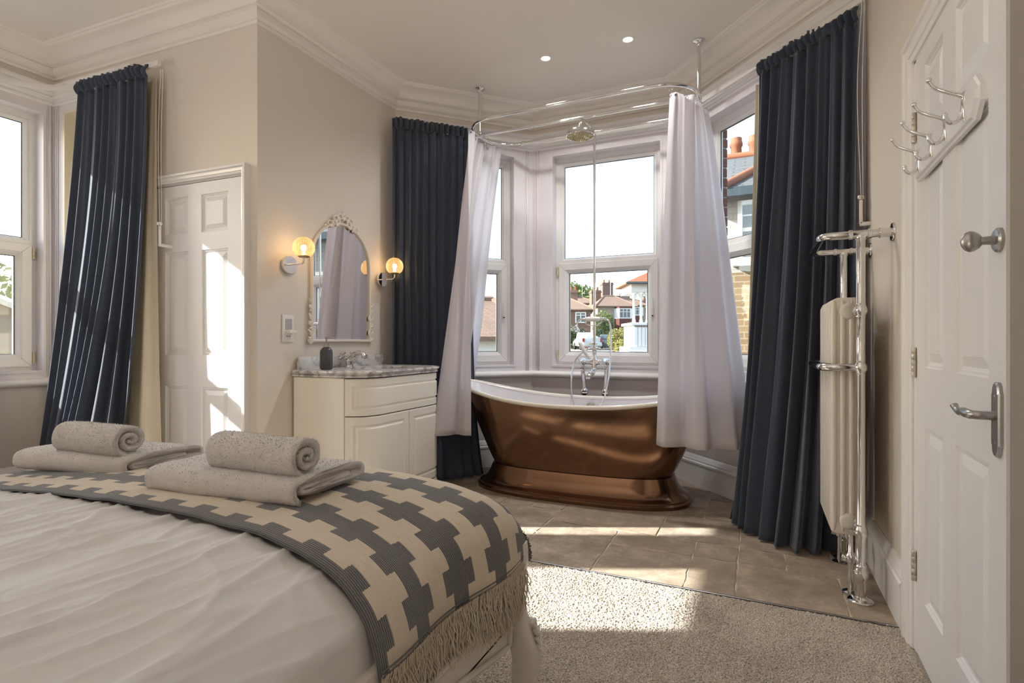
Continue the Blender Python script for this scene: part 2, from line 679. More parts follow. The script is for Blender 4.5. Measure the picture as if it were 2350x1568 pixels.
def emit(name, col, strength):
    m, n, p = new_mat(name)
    p.inputs['Base Color'].default_value = col
    p.inputs['Emission Color'].default_value = col
    p.inputs['Emission Strength'].default_value = strength
    return m

def m_globe():
    m, n, p = new_mat('ribbed amber glass globe')
    n.nodes.remove(p)
    out = n.nodes['Material Output']
    v = coord(n)
    sx = n.nodes.new('ShaderNodeSeparateXYZ'); n.links.new(v, sx.inputs[0])
    ang = math_n(n, 'ARCTAN2', sx.outputs[1], sx.outputs[0])
    rib = math_n(n, 'SINE', math_n(n, 'MULTIPLY', ang, 44.0))
    b = n.nodes.new('ShaderNodeBump'); b.inputs['Strength'].default_value = 0.6; b.inputs['Distance'].default_value = 0.003
    n.links.new(rib, b.inputs['Height'])
    tr = n.nodes.new('ShaderNodeBsdfTransparent')
    n.links.new(ramp(n, math_n(n, 'MULTIPLY_ADD', rib, 0.5, 0.5), [(0.1, (0.62, 0.47, 0.30, 1)), (0.9, (1.0, 0.90, 0.72, 1))]), tr.inputs[0])
    tl = n.nodes.new('ShaderNodeBsdfTranslucent'); tl.inputs[0].default_value = (1.0, 0.74, 0.44, 1)
    n.links.new(b.outputs[0], tl.inputs['Normal'])
    gl = n.nodes.new('ShaderNodeBsdfGlossy'); gl.inputs['Roughness'].default_value = 0.08
    n.links.new(b.outputs[0], gl.inputs['Normal'])
    m1 = n.nodes.new('ShaderNodeMixShader'); m1.inputs[0].default_value = 0.22
    n.links.new(tr.outputs[0], m1.inputs[1]); n.links.new(tl.outputs[0], m1.inputs[2])
    m2 = n.nodes.new('ShaderNodeMixShader'); m2.inputs[0].default_value = 0.08
    n.links.new(m1.outputs[0], m2.inputs[1]); n.links.new(gl.outputs[0], m2.inputs[2])
    n.links.new(m2.outputs[0], out.inputs[0])
    return m
GLOBE = m_globe()
# ------------------------------------------------------------------ room shell
HC = 3.02
P0, P1, P2 = (0.40, -2.2), (0.40, 1.22), (0.485, 1.22)
R1, B2, B1 = (0.485, 3.165), (-0.565, 4.312), (-1.763, 4.312)
M1, C0, D1, L1 = (-2.58, 3.48), (-2.592, 2.21), (-4.45, 2.122), (-4.45, -2.2)
ROOM = [P0, P1, P2, R1, B2, B1, M1, C0, D1, L1]

def wall(name, A, B, m, holes=(), z0=0.0, z1=HC, n0=0.0, n1=0.16, e0=0.0, e1=0.0, label=None, parent=None):
    bm = bmesh.new()
    M = wall_frame(A, B)
    L = (Vector(B) - Vector(A)).length
    s = -e0
    for (a, b, za, zb) in sorted(holes):
        if a > s + 1e-4:
            box(bm, (s, n0, z0), (a, n1, z1), M=M)
        if za > z0 + 1e-4:
            box(bm, (a, n0, z0), (b, n1, za), M=M)
        if zb < z1 - 1e-4:
            box(bm, (a, n0, zb), (b, n1, z1), M=M)
        s = b
    if s < L + e1 - 1e-4:
        box(bm, (s, n0, z0), (L + e1, n1, z1), M=M)
    bm.normal_update()
    return struct(name, bm, m, label=label, parent=parent)

WZ0, WZ1 = 0.84, 2.60
LC = (Vector(M1) - Vector(B1)).length
LR = (Vector(B2) - Vector(R1)).length
HR = [(LR - 1.22, LR - 0.30, WZ0, WZ1)]
H_centre = [(0.121, 1.012, WZ0, WZ1)]
H_left = [(0.174, 0.96, WZ0, WZ1)]
H_w = [(0.072, 0.99, WZ0, WZ1), (1.322, 2.049, WZ0, WZ1)]
H_door1 = [(0.098, 0.842, 0.0, 2.005)]
H_alcove = [(1.10, 1.725, WZ0, WZ1)]
H_door2 = [(0.21, 1.0, 0.0, 1.985)]

wall('wall_near_right', P0, P1, mat('grey brown plaster', S(150, 140, 130), 0.8, bs=60, bstr=0.3), n1=0.3)
wall('wall_return', P1, P2, mat('grey brown plaster', S(150, 140, 130)), n0=0.0, n1=0.3, e0=-0.02)
wall('wall_right', P2, R1, WALL, H_door2, e1=0.15)
wall('wall_bay_right', R1, B2, WALL, HR, e0=0.0, e1=0.12)
wall('wall_bay_centre', B2, B1, WALL, H_centre, e0=0.12, e1=0.12)
wall('wall_bay_left', B1, M1, WALL, H_left, e0=0.12, e1=0.12)
wall('wall_mirror', M1, C0, WALL, n1=0.14, e0=0.1)
wall('wall_door', C0, D1, WALL, H_door1 + H_alcove, e1=0.1)
wall('wall_left', D1, L1, WALL, H_w, e0=0.1, e1=0.1)
wall('wall_back', L1, P0, WALL, e0=0.1, e1=0.4)
# space behind the left door and recess
bm = bmesh.new()
box(bm, (-4.6, 2.42, 0), (-2.78, 4.05, HC))
struct('wall_adjoining_room', bm, WALL)
bm = bmesh.new()
Md = wall_frame(C0, D1)
box(bm, (1.10, 0.10, WZ0), (1.725, 0.13, WZ1), M=Md)
struct('wall_recess_back', bm, CREAM_RECESS)

# greige band under the bay sill and under the left window sill
for nm, A, B in (('wall_dado_right', R1, B2), ('wall_dado_centre', B2, B1), ('wall_dado_left', B1, M1)):
    wall(nm, A, B, WALL_BAY, z0=0.0, z1=0.75, n0=-0.006, n1=0.0)
wall('wall_dado_window', D1, L1, WALL_BAY, z0=0.0, z1=0.75, n0=-0.006, n1=0.0)

# ceiling
bm = bmesh.new()
vs = [bm.verts.new((p[0], p[1], HC)) for p in ROOM]
top = [bm.verts.new((p[0], p[1], HC + 0.1)) for p in ROOM]
bm.faces.new(vs); bm.faces.new(top)
for i in range(len(vs)):
    j = (i + 1) % len(vs)
    bm.faces.new((vs[i], vs[j], top[j], top[i]))
bmesh.ops.triangulate(bm, faces=[f for f in bm.faces if len(f.verts) > 4])
bmesh.ops.scale(bm, vec=(1.0, 1.0, 1.0), verts=bm.verts)
struct('ceiling', bm, CEIL)
bm = bmesh.new()
box(bm, (-4.8, -2.6, HC + 0.1), (1.0, 4.7, HC + 0.16))
struct('ceiling_deck', bm, CEIL)

# cornice, head mouldings, sills, baseboards
CORN = [(0, 2.845), (0.010, 2.846), (0.013, 2.853), (0.013, 2.862), (0.008, 2.868), (0.016, 2.872), (0.026, 2.884),
        (0.030, 2.905), (0.030, 2.918), (0.022, 2.922), (0.030, 2.926), (0.036, 2.932)]
for i in range(9):
    a = i / 8 * PI / 2
    CORN.append((0.045 + 0.075 * (1 - math.cos(a)), 2.935 + 0.062 * math.sin(a)))
CORN += [(0.126, 3.000), (0.132, 3.008), (0.140, 3.010), (0.146, HC), (0, HC)]
bm = bmesh.new()
sweep(bm, CORN, [P1, P2, R1, B2, B1, M1, C0, D1, L1, P0], closed=False)
struct('trim_cornice', bm, CEIL, smooth=28)

HEAD = [(0, 2.66), (0.020, 2.66), (0.026, 2.668), (0.026, 2.680), (0.018, 2.686), (0.022, 2.694), (0.036, 2.702), (0.038, 2.716),
        (0.030, 2.722), (0.034, 2.732), (0.046, 2.740), (0.048, 2.752), (0.040, 2.757), (0.046, 2.766), (0.056, 2.774), (0.056, 2.787), (0, 2.790)]
bm = bmesh.new()
sweep(bm, HEAD, [R1, B2, B1, M1])
struct('trim_bay_head', bm, TRIM, smooth=25)
dv = (Vector(D1) - Vector(C0)).normalized()
DW = lambda s, n=0.0: (C0[0] + dv.x*s + dv.y*n, C0[1] + dv.y*s - dv.x*n)   # door wall: n outward
bm = bmesh.new()
sweep(bm, HEAD, [DW(1.0), D1, L1])
struct('trim_left_head', bm, TRIM, smooth=25)

SILL = [(0, 0.738), (0.020, 0.738), (0.030, 0.742), (0.040, 0.750), (0.044, 0.762), (0.042, 0.776), (0.034, 0.786), (0.020, 0.792), (0, 0.792)]
bm = bmesh.new()
sweep(bm, SILL, [R1, B2, B1, M1])
struct('trim_bay_sill', bm, TRIM, smooth=40)
bm = bmesh.new()
sweep(bm, SILL, [DW(1.75), D1, L1])
struct('trim_left_sill', bm, TRIM, smooth=40)

BASE = [(0, 0), (0.020, 0), (0.020, 0.150), (0.024, 0.156), (0.024, 0.168), (0.018, 0.176), (0.018, 0.186), (0.012, 0.198), (0.010, 0.214), (0.004, 0.225), (0, 0.225)]
def baseboard(name, path):
    bm = bmesh.new()
    sweep(bm, BASE, path)
    struct(name, bm, TRIM, smooth=25)
baseboard('baseboard_right', [(0.485, 2.347), R1, B2, B1, M1, (M1[0] - 0.0015, 3.345)])
baseboard('baseboard_mirror', [(C0[0] + 0.001, 2.455), C0, DW(0.052)])
baseboard('baseboard_left', [DW(0.875), D1, L1])

# white boarding round the windows, with corner beads
def boards(name, A, B, holes, ends=(0.05, 0.05), e0=0, e1=0):
    o = wall(name, A, B, BOARD, holes, z0=0.785, z1=2.665, n0=-0.014, n1=0.0, e0=e0, e1=e1)
    M = wall_frame(A, B)
    L = (Vector(B) - Vector(A)).length
    for s in (ends[0], L - ends[1]):
        bm = bmesh.new()
        for k, wd in ((-0.014, 0.008), (0.0, 0.016), (0.018, 0.006)):
            box(bm, (s + k - wd/2, -0.022 if k == 0 else -0.019, 0.79), (s + k + wd/2, -0.013, 2.664), 0.003, 1, M=M)
        part('corner_bead', bm, BOARD, o, smooth=50)
    for (a, b, za, zb) in holes:
        bm = bmesh.new()
        ring_rect(bm, a, b, za, zb, [(-0.012, -0.019), (0.004, -0.019), (0.004, 0.155), (0.0, 0.155), (0.0, -0.0145), (-0.012, -0.0145)], M)
        part('reveal', bm, BOARD, o)
    return o
boards('trim_boards_right', R1, B2, HR, ends=(0.06, 0.06))
boards('trim_boards_centre', B2, B1, H_centre, ends=(0.05, 0.055))
boards('trim_boards_left', B1, M1, H_left, ends=(0.055, 0.06))
boards('trim_boards_window', D1, L1, H_w, ends=(0.035, 0.06))
# boarding and recess lining on the door wall beside the corner
o = wall('trim_boards_recess', DW(1.0), D1, BOARD, [(0.10, 0.725, WZ0, WZ1)], z0=0.785, z1=2.665, n0=-0.014, n1=0.0)
bm = bmesh.new()
Md2 = wall_frame(DW(1.0), D1)
ring_rect(bm, 0.10, 0.725, WZ0, WZ1, [(-0.012, -0.019), (0.004, -0.019), (0.004, 0.10), (0.0, 0.10), (0.0, -0.0145), (-0.012, -0.0145)], Md2)
part('reveal', bm, CREAM_RECESS, o)
bm = bmesh.new()
for k, wd in ((0.80, 0.010), (0.822, 0.018), (0.842, 0.006)):
    box(bm, (k - wd/2, -0.021, 0.79), (k + wd/2, -0.013, 2.664), 0.003, 1, M=Md2)
part('corner_bead', bm, BOARD, o, smooth=50)

# ------------------------------------------------------------------ floor
GU = 0.2035
FX = lambda k: -1.1045 + GU * k          # tile grid lines
FY = lambda k: 2.762 + GU * k
YS = 2.374
bm = bmesh.new()
fpoly = [(0.485, YS), R1, B2, B1, M1, (-2.589, YS)]
prism(bm, fpoly, -0.06, -0.004)
floor_t = struct('floor_tiled', bm, GROUT, label='cream grout bed of the stone floor by the bath')
# known tiles (grid cells x0, x1, y0, y1), then the rest filled at random
known = [(2,4,-2,0),(4,5,-2,0),(5,7,-2,0),(7,8,-2,-1),(7,8,-1,0),(0,2,-2,1),
         (2,4,0,1),(4,5,0,1),(5,6,0,1),(6,8,0,1),(0,3,1,3),(3,5,1,3),(5,7,1,3),
         (3,4,3,4),(4,6,3,5),(2,4,4,6),(-2,0,0,2),(-1,0,2,4),(-2,0,-2,0),(0,3,3,4)]
used = {}
tiles = []
for t in known:
    tiles.append(t)
    for i in range(t[0], t[1]):
        for j in range(t[2], t[3]):
            used[(i, j)] = 1
rt = random.Random(3)
for j in range(-2, 9):
    for i in range(-8, 9):
        if (i, j) in used:
            continue
        for (wd, ht) in rt.sample([(2, 2), (3, 2), (2, 1), (1, 1), (2, 2), (1, 2)], 6):
            if all((i+a, j+b) not in used for a in range(wd) for b in range(ht)):
                break
        else:
            wd, ht = 1, 1
        tiles.append((i, i+wd, j, j+ht))
        for a in range(wd):
            for b in range(ht):
                used[(i+a, j+b)] = 1

def clip(poly, pts):
    """clip a polygon to the convex, counter-clockwise pts"""
    out = poly
    n = len(pts)
    for k in range(n):
        a, b = pts[k], pts[(k+1) % n]
        inp, out = out, []
        side = lambda p: (b[0]-a[0])*(p[1]-a[1]) - (b[1]-a[1])*(p[0]-a[0])
        for q in range(len(inp)):
            p, r = inp[q], inp[(q+1) % len(inp)]
            sp, sr = side(p), side(r)
            if sp >= 0: out.append(p)
            if (sp >= 0) != (sr >= 0):
                t = sp / (sp - sr)
                out.append((p[0] + t*(r[0]-p[0]), p[1] + t*(r[1]-p[1])))
        if not out:
            return []
    return out
for (i0, i1, j0, j1) in tiles:
    g = 0.0042
    x0, x1, y0, y1 = FX(i0)+g, FX(i1)-g, FY(j0)+g, FY(j1)-g
    pl = []
    for (ax, ay, bx, by) in ((x0,y0,x1,y0),(x1,y0,x1,y1),(x1,y1,x0,y1),(x0,y1,x0,y0)):
        nseg = max(2, int(((bx-ax)**2 + (by-ay)**2) ** 0.5 / 0.06))
        for q in range(nseg):
            t = q / nseg
            k = 0.0022
            pl.append((ax + (bx-ax)*t + rt.uniform(-k, k), ay + (by-ay)*t + rt.uniform(-k, k)))
    pl = clip(pl, fpoly)
    if len(pl) < 3:
        continue
    ar = abs(sum(pl[q][0]*pl[(q+1) % len(pl)][1] - pl[(q+1) % len(pl)][0]*pl[q][1] for q in range(len(pl)))) / 2
    if ar < 0.0008:
        continue
    bm = bmesh.new()
    cl = [pl[0]]
    for q in pl[1:]:
        if (q[0]-cl[-1][0])**2 + (q[1]-cl[-1][1])**2 > 0.00002:
            cl.append(q)
    prism(bm, cl, -0.03, rt.uniform(-0.0012, 0.0004), inset=0.0035, drop=0.0028)
    part('tile', bm, STONE, floor_t)

# metal threshold
bm = bmesh.new()
sweep(bm, [(0.006, -0.02), (0.006, 0.0055), (0.003, 0.007), (-0.003, 0.0065), (-0.011, 0.002), (-0.011, -0.02)], [(0.47, YS), (-2.585, YS)])
struct('trim_threshold', bm, NICKEL, smooth=40, label='metal threshold strip between stone tiles and carpet')
bm = bmesh.new()
for x in [0.43 - 0.29*i for i in range(10)]:
    lathe(bm, [(0.0045, 0), (0.004, 0.0012), (0.0, 0.0016)], (x, YS + 0.002 - 0.006, 0.0052), seg=10)
part('screw', bm, CHROME, bpy.data.objects['trim_threshold'], smooth=40)

# carpet
bm = bmesh.new()
cp = [P0, P1, P2, (0.485, YS - 0.010), (-2.591, YS - 0.010), C0, D1, L1]
f0 = [bm.verts.new((p[0], p[1], -0.002)) for p in cp]
f1 = [bm.verts.new((p[0], p[1], -0.06)) for p in cp]
bm.faces.new(f0); bm.faces.new(f1)
bmesh.ops.triangulate(bm, faces=list(bm.faces))
floor_c = struct('floor_carpet', bm, CARPET)
bm = bmesh.new()
rc = random.Random(11)
def pile(u, v):
    x = -1.25 + 1.72 * u
    y = 0.95 + (YS - 0.012 - 0.95) * v
    return (x + rc.uniform(-.0014, .0014), y + (rc.uniform(-.0014, .0014) if v < 1 else 0), rc.uniform(0.000, 0.0062) + 0.0015 * nz(x * 9, y * 9))
sheet(bm, pile, 400, 330)
part('pile', bm, CARPET, floor_c, kind='stuff')
# ------------------------------------------------------------------ windows
GASK = mat('black rubber gasket', S(40, 40, 42), 0.6, bs=50, bstr=0.05)
BRASSY = mat('cream plastic hinge', S(206, 194, 160), 0.45, bs=50, bstr=0.05)
def window(n_, A, B, s0, s1, hinge, label, handle=True):
    M = wall_frame(A, B)
    c = M @ Vector(((s0+s1)/2, 0.08, WZ0))
    t = bpy.data.objects.new('window_%d' % n_, None)
    COL.objects.link(t)
    t.location = c
    tag(t, label, None, None, 'structure')
    bm = bmesh.new()
    ring_rect(bm, s0+.004, s1-.004, WZ0+.004, WZ1-.004, [(0, .075), (.034, .075), (.040, .084), (.040, .14), (0, .14)], M)
    box(bm, (s0+.04, .075, 1.690), (s1-.04, .14, 1.728), M=M)
    part('frame', bm, UPVC, t)
    bm = bmesh.new()
    ring_rect(bm, s0+.042, s1-.042, 1.716, 2.556, [(0, .082), (.006, .078), (.012, .079), (.030, .100), (.030, .118), (0, .118)], M)
    part('bead', bm, UPVC, t)
    bm = bmesh.new()
    box(bm, (s0+.068, .106, 1.742), (s1-.068, .112, 2.53), M=M)
    p1 = part('pane', bm, GLASS, t)
    bm = bmesh.new()
    ring_rect(bm, s0+.0715, s1-.0715, 1.7455, 2.5265, [(0, .099), (.004, .102), (.004, .105), (0, .105)], M)
    part('gasket', bm, GASK, p1)
    bm = bmesh.new()
    ring_rect(bm, s0+.032, s1-.032, .868, 1.700, [(0, .062), (.004, .058), (.054, .058), (.060, .064), (.064, .066), (.085, .088), (.085, .12), (0, .12)], M)
    sash = part('sash', bm, UPVC, t)
    for (a, b, cz, dz) in ((s0+.032, .868, 1, 1), (s1-.032, .868, -1, 1), (s1-.032, 1.70, -1, -1), (s0+.032, 1.70, 1, -1)):
        bm = bmesh.new()
        tube(bm, [M @ Vector((a + cz*.004, .0585, b + dz*.004)), M @ Vector((a + cz*.06, .0585, b + dz*.06))], .0009, 6)
        part('mitre', bm, GASK, sash)
    bm = bmesh.new()
    box(bm, (s0+.114, .092, .950), (s1-.114, .098, 1.618), M=M)
    p2 = part('pane', bm, GLASS, t)
    bm = bmesh.new()
    ring_rect(bm, s0+.1175, s1-.1175, .9535, 1.6145, [(0, .086), (.004, .089), (.004, .092), (0, .092)], M)
    part('gasket', bm, GASK, p2)
    hs = s0 + .022 if hinge == 0 else s1 - .022
    for hz in (0.93, 1.64):
        bm = bmesh.new()
        for k in range(3):
            lathe(bm, [(.008, 0), (.008, .024)], M @ Vector((hs, .062, hz - .037 + k*.025)), seg=10)
        box(bm, (hs - .010, .064, hz - .037), (hs + .010, .076, hz + .037), M=M)
        part('hinge', bm, BRASSY, sash, smooth=40)
    if handle:
        hx = s1 - .072 if hinge == 0 else s0 + .072
        bm = bmesh.new()
        lathe(bm, [(.0, .016), (.010, .0155), (.0125, .012), (.013, 0)], M @ Vector((hx, .058, 1.245)), M.to_3x3() @ Vector((0, -1, 0)), 16)
        box(bm, (hx-.013, .046, 1.23), (hx+.013, .058, 1.285), .006, 2, M=M)
        h = part('handle', bm, WHITE_PL, sash, smooth=50)
        bm = bmesh.new()
        tube(bm, [M @ Vector((hx, .040, 1.25)), M @ Vector((hx, .034, 1.275)), M @ Vector((hx, .032, 1.32)), M @ Vector((hx, .033, 1.378))], [.010, .0105, .009, .007], 10)
        part('grip', bm, WHITE_PL, h, smooth=60)
        bm = bmesh.new()
        lathe(bm, [(.0, .002), (.0065, .0015), (.007, 0)], M @ Vector((hx, .0415, 1.245)), M.to_3x3() @ Vector((0, -1, 0)), 12)
        part('lock', bm, DARK, h, smooth=60)
    return t
window(1, D1, L1, H_w[0][0], H_w[0][1], 0, 'two-light white window beside the left corner', handle=False)
window(2, D1, L1, H_w[1][0], H_w[1][1], 0, 'two-light white window further along the left wall', handle=False)
window(3, B1, M1, H_left[0][0], H_left[0][1], 1, 'narrow white bay window behind the left shower curtain')
window(4, B2, B1, H_centre[0][0], H_centre[0][1], 1, 'white two-light window in the middle of the bay')
window(5, R1, B2, HR[0][0], HR[0][1], 1, 'white bay window behind the right-hand curtains')

# ------------------------------------------------------------------ six-panel doors
def six_panel(t, M, Wd, Ht, cols, rows, thick=0.036, flip=1):
    """leaf in local coordinates (u, n, z): room face at n = 0, back at n = thick"""
    us = [0] + [c for ab in cols for c in ab] + [Wd]
    zs = [0.006] + [r for ab in rows for r in ab] + [Ht]
    bm = bmesh.new()
    for i in range(len(us)-1):
        for j in range(len(zs)-1):
            if i % 2 == 1 and j % 2 == 1:
                continue
            box(bm, (us[i], 0, zs[j]), (us[i+1], thick, zs[j+1]), M=M)
    bmesh.ops.remove_doubles(bm, verts=list(bm.verts), dist=1e-5)
    seen = {}
    for f in bm.faces:
        k = tuple(sorted(v.index for v in f.verts))
    bm.verts.index_update()
    for f in list(bm.faces):
        k = tuple(sorted(v.index for v in f.verts))
        seen.setdefault(k, []).append(f)
    for k, fs in seen.items():
        if len(fs) > 1:
            for f in fs:
                bm.faces.remove(f)
    leaf = part('leaf', bm, DOOR, t)
    for (a, b) in cols:
        for (c, d) in rows:
            bm = bmesh.new()
            prof = [(0, 0), (.004, .0075), (.010, .0065), (.013, .0105), (.019, .0115), (.046, .0035)]
            rings = []
            for ins, nn in prof:
                rings.append([(a+ins, nn, c+ins), (b-ins, nn, c+ins), (b-ins, nn, d-ins), (a+ins, nn, d-ins)])
            loft(bm, rings, M=M, cap1=True)
            add_faces(bm, [M @ Vector(q) for q in ((a, thick*.6, c), (b, thick*.6, c), (b, thick*.6, d), (a, thick*.6, d))], [(0, 1, 2, 3)])
            part('panel', bm, DOOR, leaf)
    return leaf

ARCH = [(0, 0), (0, .040), (.010, .044), (.020, .044), (.026, .036), (.032, .036), (.040, .030), (.055, .026), (.060, .020), (.060, 0)]
def arch(bm, M, s0, s1, zt, wd, proud, leftw=None):
    """three-sided architrave; stepped section. s0/s1: inner edges"""
    prof = [(0.0, 0.0), (0.0, .45), (.10, .55), (.22, .55), (.26, .75), (.55, .85), (.62, .72), (.70, .72), (.76, 1.0), (1.0, 1.0), (1.0, 0.0)]
    rings = []
    for (s, z, ds, dz) in ((s0, 0.0, -1, 0), (s0, zt, -1, 1), (s1, zt, 1, 1), (s1, 0.0, 1, 0)):
        w2 = leftw if (leftw and ds > 0) else wd
        rings.append([(s + ds*p*w2, -q*proud, z + dz*p*wd) for p, q in prof])
    loft(bm, rings, M=M, cap0=True, cap1=True)

# left door
t = bpy.data.objects.new('door_1', None); COL.objects.link(t)
t.location = (DW(0.47)[0], DW(0.47)[1], 0)
tag(t, 'white six-panel door on the left wall, half in sunlight', None, None, 'structure')
Ml = wall_frame(DW(0.100, -0.008), DW(0.842, -0.008))
COLS1 = [(0.115, 0.334), (0.445, 0.643)]
ROWS = [(0.205, 0.768), (0.957, 1.587), (1.690, 1.918)]
six_panel(t, Ml, 0.738, 1.990, COLS1, ROWS)
bm = bmesh.new()
Ma = wall_frame(C0, D1)
arch(bm, Ma, 0.098, 0.845, 2.005, 0.046, 0.044, leftw=0.030)
part('architrave', bm, TRIM, t, smooth=30)
bm = bmesh.new()
box(bm, (0.0975, 0.0, 0), (0.0995, .15, 2.0), M=Ma); box(bm, (.8405, 0, 0), (.8425, .15, 2.0), M=Ma); box(bm, (.0975, 0, 1.998), (.8425, .15, 2.0055), M=Ma)
part('jamb', bm, TRIM, t)
for hz in (0.25, 1.79):
    bm = bmesh.new()
    for k in range(5):
        lathe(bm, [(.006, 0), (.0062, .001), (.0062, .017), (.006, .018)], Ml @ Vector((0.002, -.005, hz - .045 + .0185*k)), seg=10)
    part('hinge', bm, NICKEL, t, smooth=40)
def lever(t, M, u, z, du, m, pl=(.020, .072), scallop=True, reach=.105):
    bm = bmesh.new()
    hw, hh = pl
    o = []
    if scallop:
        o = [(-hw, -hh*.72), (-hw*.75, -hh*.80), (-hw*.8, -hh*.88), (-hw*.35, -hh), (hw*.35, -hh), (hw*.8, -hh*.88), (hw*.75, -hh*.80), (hw, -hh*.72)]
    else:
        o = [(-hw, -hh*.70), (-hw*.82, -hh*.72), (-hw*.7, -hh*.9), (-hw*.3, -hh), (hw*.3, -hh), (hw*.7, -hh*.9), (hw*.82, -hh*.72), (hw, -hh*.70)]
    o = o + [(a, -b) for a, b in reversed(o)]
    cx = Vector((u, 0, z))
    r0 = [(u+a, 0, z+b) for a, b in o]
    r1 = [(u+a, -.006, z+b) for a, b in o]
    r2 = [(u+a*.84, -.009, z+b*.95) for a, b in o]
    loft(bm, [r0, r1, r2], M=M, cap1=True, cap0=True)
    pt = part('handle_plate', bm, m, t, smooth=35)
    bm = bmesh.new()
    lz = z + .008
    pts = [(u, -.008, lz), (u, -.030, lz), (u + du*.006, -.044, lz), (u + du*.03, -.048, lz), (u + du*.055, -.048, lz + .002),
           (u + du*.075, -.049, lz - .003), (u + du*.095, -.050, lz + .002), (u + du*reach, -.052, lz + .010)]
    tube(bm, crom([M @ Vector(p) for p in pts], 4), 1, 10) if False else None
    cp_ = crom([M @ Vector(p) for p in pts], 4)
    rr = []
    for i in range(len(cp_)):
        q = i / (len(cp_) - 1)
        rr.append(.0095 if q < .3 else (.0105 if q < .5 else .0095 - .004 * (q - .5) * 2 + .003 * max(0, q - .85) * 6))
    tube(bm, cp_, rr, 10)
    part('lever', bm, m, pt, smooth=60)
    bm = bmesh.new()
    for zz in (hh*.62, -hh*.62):
        lathe(bm, [(.0045, .0), (.0045, .0015), (0, .002)], M @ Vector((u, -.0085, z + zz)), M.to_3x3() @ Vector((0, -1, 0)), 10)
    part('screw', bm, CHROME, pt, smooth=40)
    return pt
lp = lever(t, Ml, 0.713, 0.845, 1, mat('black chrome', (.16, .16, .165, 1), .12, 1.0, bs=30, bstr=.02), reach=.085)
bm = bmesh.new()
lathe(bm, [(.010, 0), (.010, .008), (.006, .012), (0, .012)], Ml @ Vector((0.713, -.008, .810)), Ml.to_3x3() @ Vector((0, -1, 0)), 14)
part('thumb_turn', bm, CHROME, lp, smooth=40)

# right door (a touch ajar)
t = bpy.data.objects.new('door_2', None); COL.objects.link(t)
t.location = (0.47, 1.825, 0)
tag(t, 'white six-panel door on the right with a coat rack', None, None, 'structure')
LAT, HIN = (0.468, 1.447), (0.482, 2.207)
Mr = wall_frame(LAT, HIN)
COLS2 = [(0.100, 0.338), (0.457, 0.658)]
six_panel(t, Mr, 0.760, 1.972, COLS2, ROWS)
Mw = wall_frame(P2, R1)
bm = bmesh.new()
arch(bm, Mw, 0.185, 1.015, 1.985, 0.085, 0.024)
part('architrave', bm, TRIM, t, smooth=30)
bm = bmesh.new()
box(bm, (.990, -.004, 0), (1.016, .12, 1.985), .002, 1, M=Mw); box(bm, (.19, -.004, 0), (.215, .12, 1.985), .002, 1, M=Mw); box(bm, (.19, -.004, 1.9745), (1.016, .12, 1.990), .002, 1, M=Mw)
part('jamb', bm, TRIM, t)
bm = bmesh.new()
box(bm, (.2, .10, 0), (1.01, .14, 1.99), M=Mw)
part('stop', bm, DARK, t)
PAINTED = mat('paint-flecked steel hinge', S(196, 188, 176), 0.35, 0.55, var=.25, vs=60)
for hz in (0.29, 0.97, 1.755):
    bm = bmesh.new()
    for k in range(5):
        lathe(bm, [(.0070, 0), (.0076, .001), (.0076, .0185), (.0070, .0195)], Mr @ Vector((.7635, -.007, hz - .05 + .0202*k)), seg=12)
    box(bm, (.765, -.004, hz-.05), (.780, .001, hz+.05), M=Mr)
    part('hinge', bm, PAINTED, t, smooth=40)
lever(t, Mr, 0.034, 0.873, 1, NICKEL, pl=(.022, .080), scallop=False, reach=.105)
bm = bmesh.new()
ax = Mr.to_3x3() @ Vector((0, -1, 0))
lathe(bm, [(.026, 0), (.026, .006), (.022, .010), (.010, .011), (.0085, .030), (.0075, .034)], Mr @ Vector((.030, 0, 1.256)), ax, 24)
kn = part('thumb_turn', bm, NICKEL, t, smooth=40)
bm = bmesh.new()
loft(bm, [[(0.030 + a*math.cos(q)*.5, -nn, 1.256 + a*math.sin(q)) for q in [2*PI*i/16 for i in range(16)]] for a, nn in
          ((.008, .030), (.016, .036), (.0215, .044), (.023, .052), (.019, .060), (.010, .066), (.003, .068))], M=Mr, cap0=True, cap1=True)
part('knob', bm, NICKEL, kn, smooth=60)

